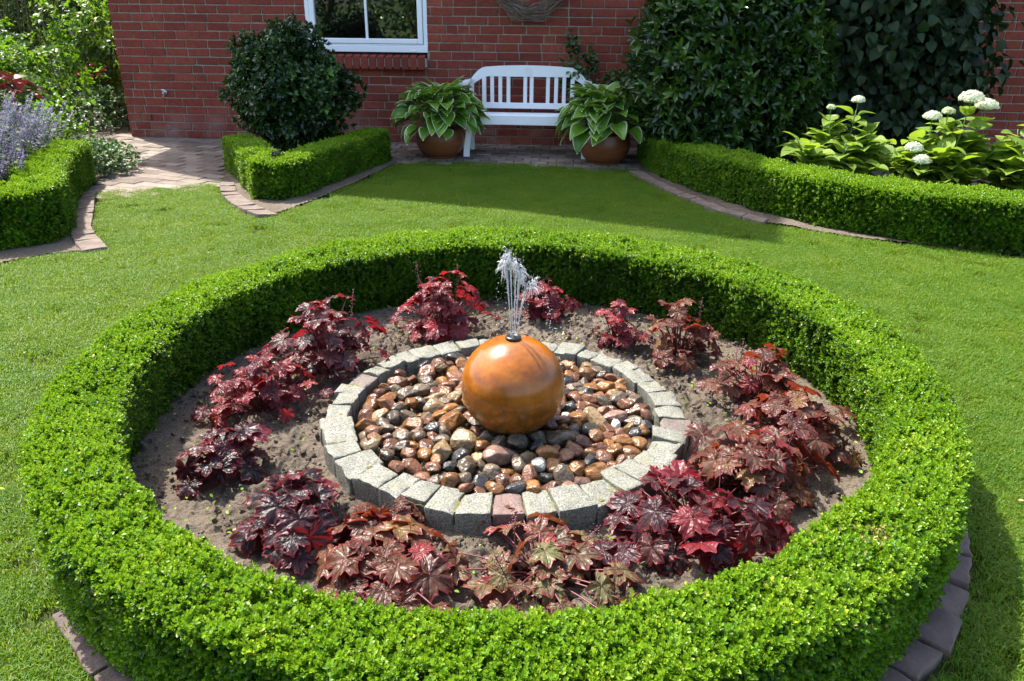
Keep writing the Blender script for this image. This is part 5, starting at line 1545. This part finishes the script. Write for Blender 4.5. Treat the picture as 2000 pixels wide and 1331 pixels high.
# ------------------------------------------------------------------ grass
def grass():
    r = np.random.default_rng(99)
    tc = bpy.data.collections.new('grass_tufts')
    for k in range(5):
        nb = 170; V = []; Q = []; T = []; tn = []
        for i in range(nb):
            a = r.random() * 6.28; q = .062 * math.sqrt(r.random()); b = np.array([q * math.cos(a), q * math.sin(a), -.004])
            h = .016 + .014 * r.random(); az = r.random() * 6.28; bend = .25 + .75 * r.random(); d = np.array([math.cos(az), math.sin(az), 0]); s = np.array([-d[1], d[0], 0]) * (.0009 + .0008 * r.random())
            m1 = b + d * h * .25 * bend + np.array([0, 0, h * .6]); e = b + d * h * .85 * bend + np.array([0, 0, h * (1 - .25 * bend)])
            n0 = len(V); V += [b - s, b + s, m1 + s * .85, m1 - s * .85, e]; Q.append([n0, n0 + 1, n0 + 2, n0 + 3]); T.append([n0 + 3, n0 + 2, n0 + 4]); tn += [np.clip(.46 + r.normal() * .12 if r.random() > .045 else .95, 0, 1)] * 5
        me = npmesh('grass_tuft', np.array(V), [np.array(Q), np.array(T)], {'tint': tn}, None, False); me.materials.append(M_grass)
        tc.objects.link(bpy.data.objects.new('grass_tuft', me))
    n = 26000
    P = np.stack([r.random(n) * 8.6 - 4.3, .9 + r.random(n) * 7.4], -1)
    vis = np.abs(P[:, 0]) < .66 * P[:, 1] + .85
    gap = np.zeros(n, bool)
    for poly, e in ((BED_V, .03), (BED_L, .03), (BED_R, .02), (PATHM, .0), (TERRM, .0)):
        for dx, dy in ((0, 0), (e, 0), (-e, 0), (0, e), (0, -e)):
            gap |= inpoly(P + np.array([dx, dy]), poly)
    ang_ = np.degrees(np.arctan2(P[:, 1] - RC[1], P[:, 0] - RC[0])); pav = ((ang_ > -74) & (ang_ < 9)) | ((ang_ > -142) & (ang_ < -100))
    gap |= np.linalg.norm(P - RC, axis=1) < np.where(pav, np.where(ang_ > -90, 1.60, 1.562), np.where(ang_ > 0, 1.56 + .1 * np.sin(np.radians(np.clip(ang_, 0, 180))), 1.53))
    # keep the blades off the curved edging pavers
    for curve in ([(-2.56, 6.90), (-2.40, 6.47), (-2.20, 6.14), (-2.03, 5.92), (-1.885, 5.775)], [(-3.46, 6.52), (-3.19, 5.95), (-2.98, 5.47), (-2.80, 5.19), (-2.635, 4.985)], [(1.09, 7.55), (1.28, 6.80), (1.55, 6.10), (1.84, 5.71)]):
        c = smooth_path(curve, .02, 1); gap |= (np.linalg.norm(P[:, None] - c[None], axis=-1).min(1) < .035)
    P = P[vis & ~gap]; n = len(P)
    me = bpy.data.meshes.new('grass'); me.vertices.add(n)
    z = .012 * (fbm(P[:, 0] * 1.1, P[:, 1] * 1.1, 5) - .5) - .006
    me.vertices.foreach_set('co', np.column_stack([P, z]).astype(np.float32).ravel())
    for nm, val in (('rotz', r.random(n) * 6.28), ('siz', .85 + .4 * r.random(n))):
        a = me.attributes.new(nm, 'FLOAT', 'POINT'); a.data.foreach_set('value', val.astype(np.float32))
    a = me.attributes.new('pick', 'INT', 'POINT'); a.data.foreach_set('value', r.integers(0, 5, n).astype(np.int32))
    o = link('grass', me); tag(o, 'short mown green lawn grass around the round hedge', 'grass', None, 'stuff')
    ng = bpy.data.node_groups.new('grass_scatter', 'GeometryNodeTree')
    ng.interface.new_socket('Geometry', in_out='INPUT', socket_type='NodeSocketGeometry'); ng.interface.new_socket('Geometry', in_out='OUTPUT', socket_type='NodeSocketGeometry')
    gi = ng.nodes.new('NodeGroupInput'); go = ng.nodes.new('NodeGroupOutput'); ip = ng.nodes.new('GeometryNodeInstanceOnPoints'); ci = ng.nodes.new('GeometryNodeCollectionInfo')
    ci.inputs[0].default_value = tc; ci.inputs['Separate Children'].default_value = True; ci.inputs['Reset Children'].default_value = True
    def na(name, ty):
        q = ng.nodes.new('GeometryNodeInputNamedAttribute'); q.data_type = ty; q.inputs[0].default_value = name; return q.outputs[0]
    cx = ng.nodes.new('ShaderNodeCombineXYZ'); ng.links.new(na('rotz', 'FLOAT'), cx.inputs[2])
    er = ng.nodes.new('FunctionNodeEulerToRotation'); ng.links.new(cx.outputs[0], er.inputs[0])
    ng.links.new(gi.outputs[0], ip.inputs['Points']); ng.links.new(ci.outputs[0], ip.inputs['Instance']); ip.inputs['Pick Instance'].default_value = True
    ng.links.new(na('pick', 'INT'), ip.inputs['Instance Index']); ng.links.new(er.outputs[0], ip.inputs['Rotation'])
    ng.links.new(na('siz', 'FLOAT'), ip.inputs['Scale']); ng.links.new(ip.outputs[0], go.inputs[0])
    md = o.modifiers.new('scatter', 'NODES'); md.node_group = ng
grass()
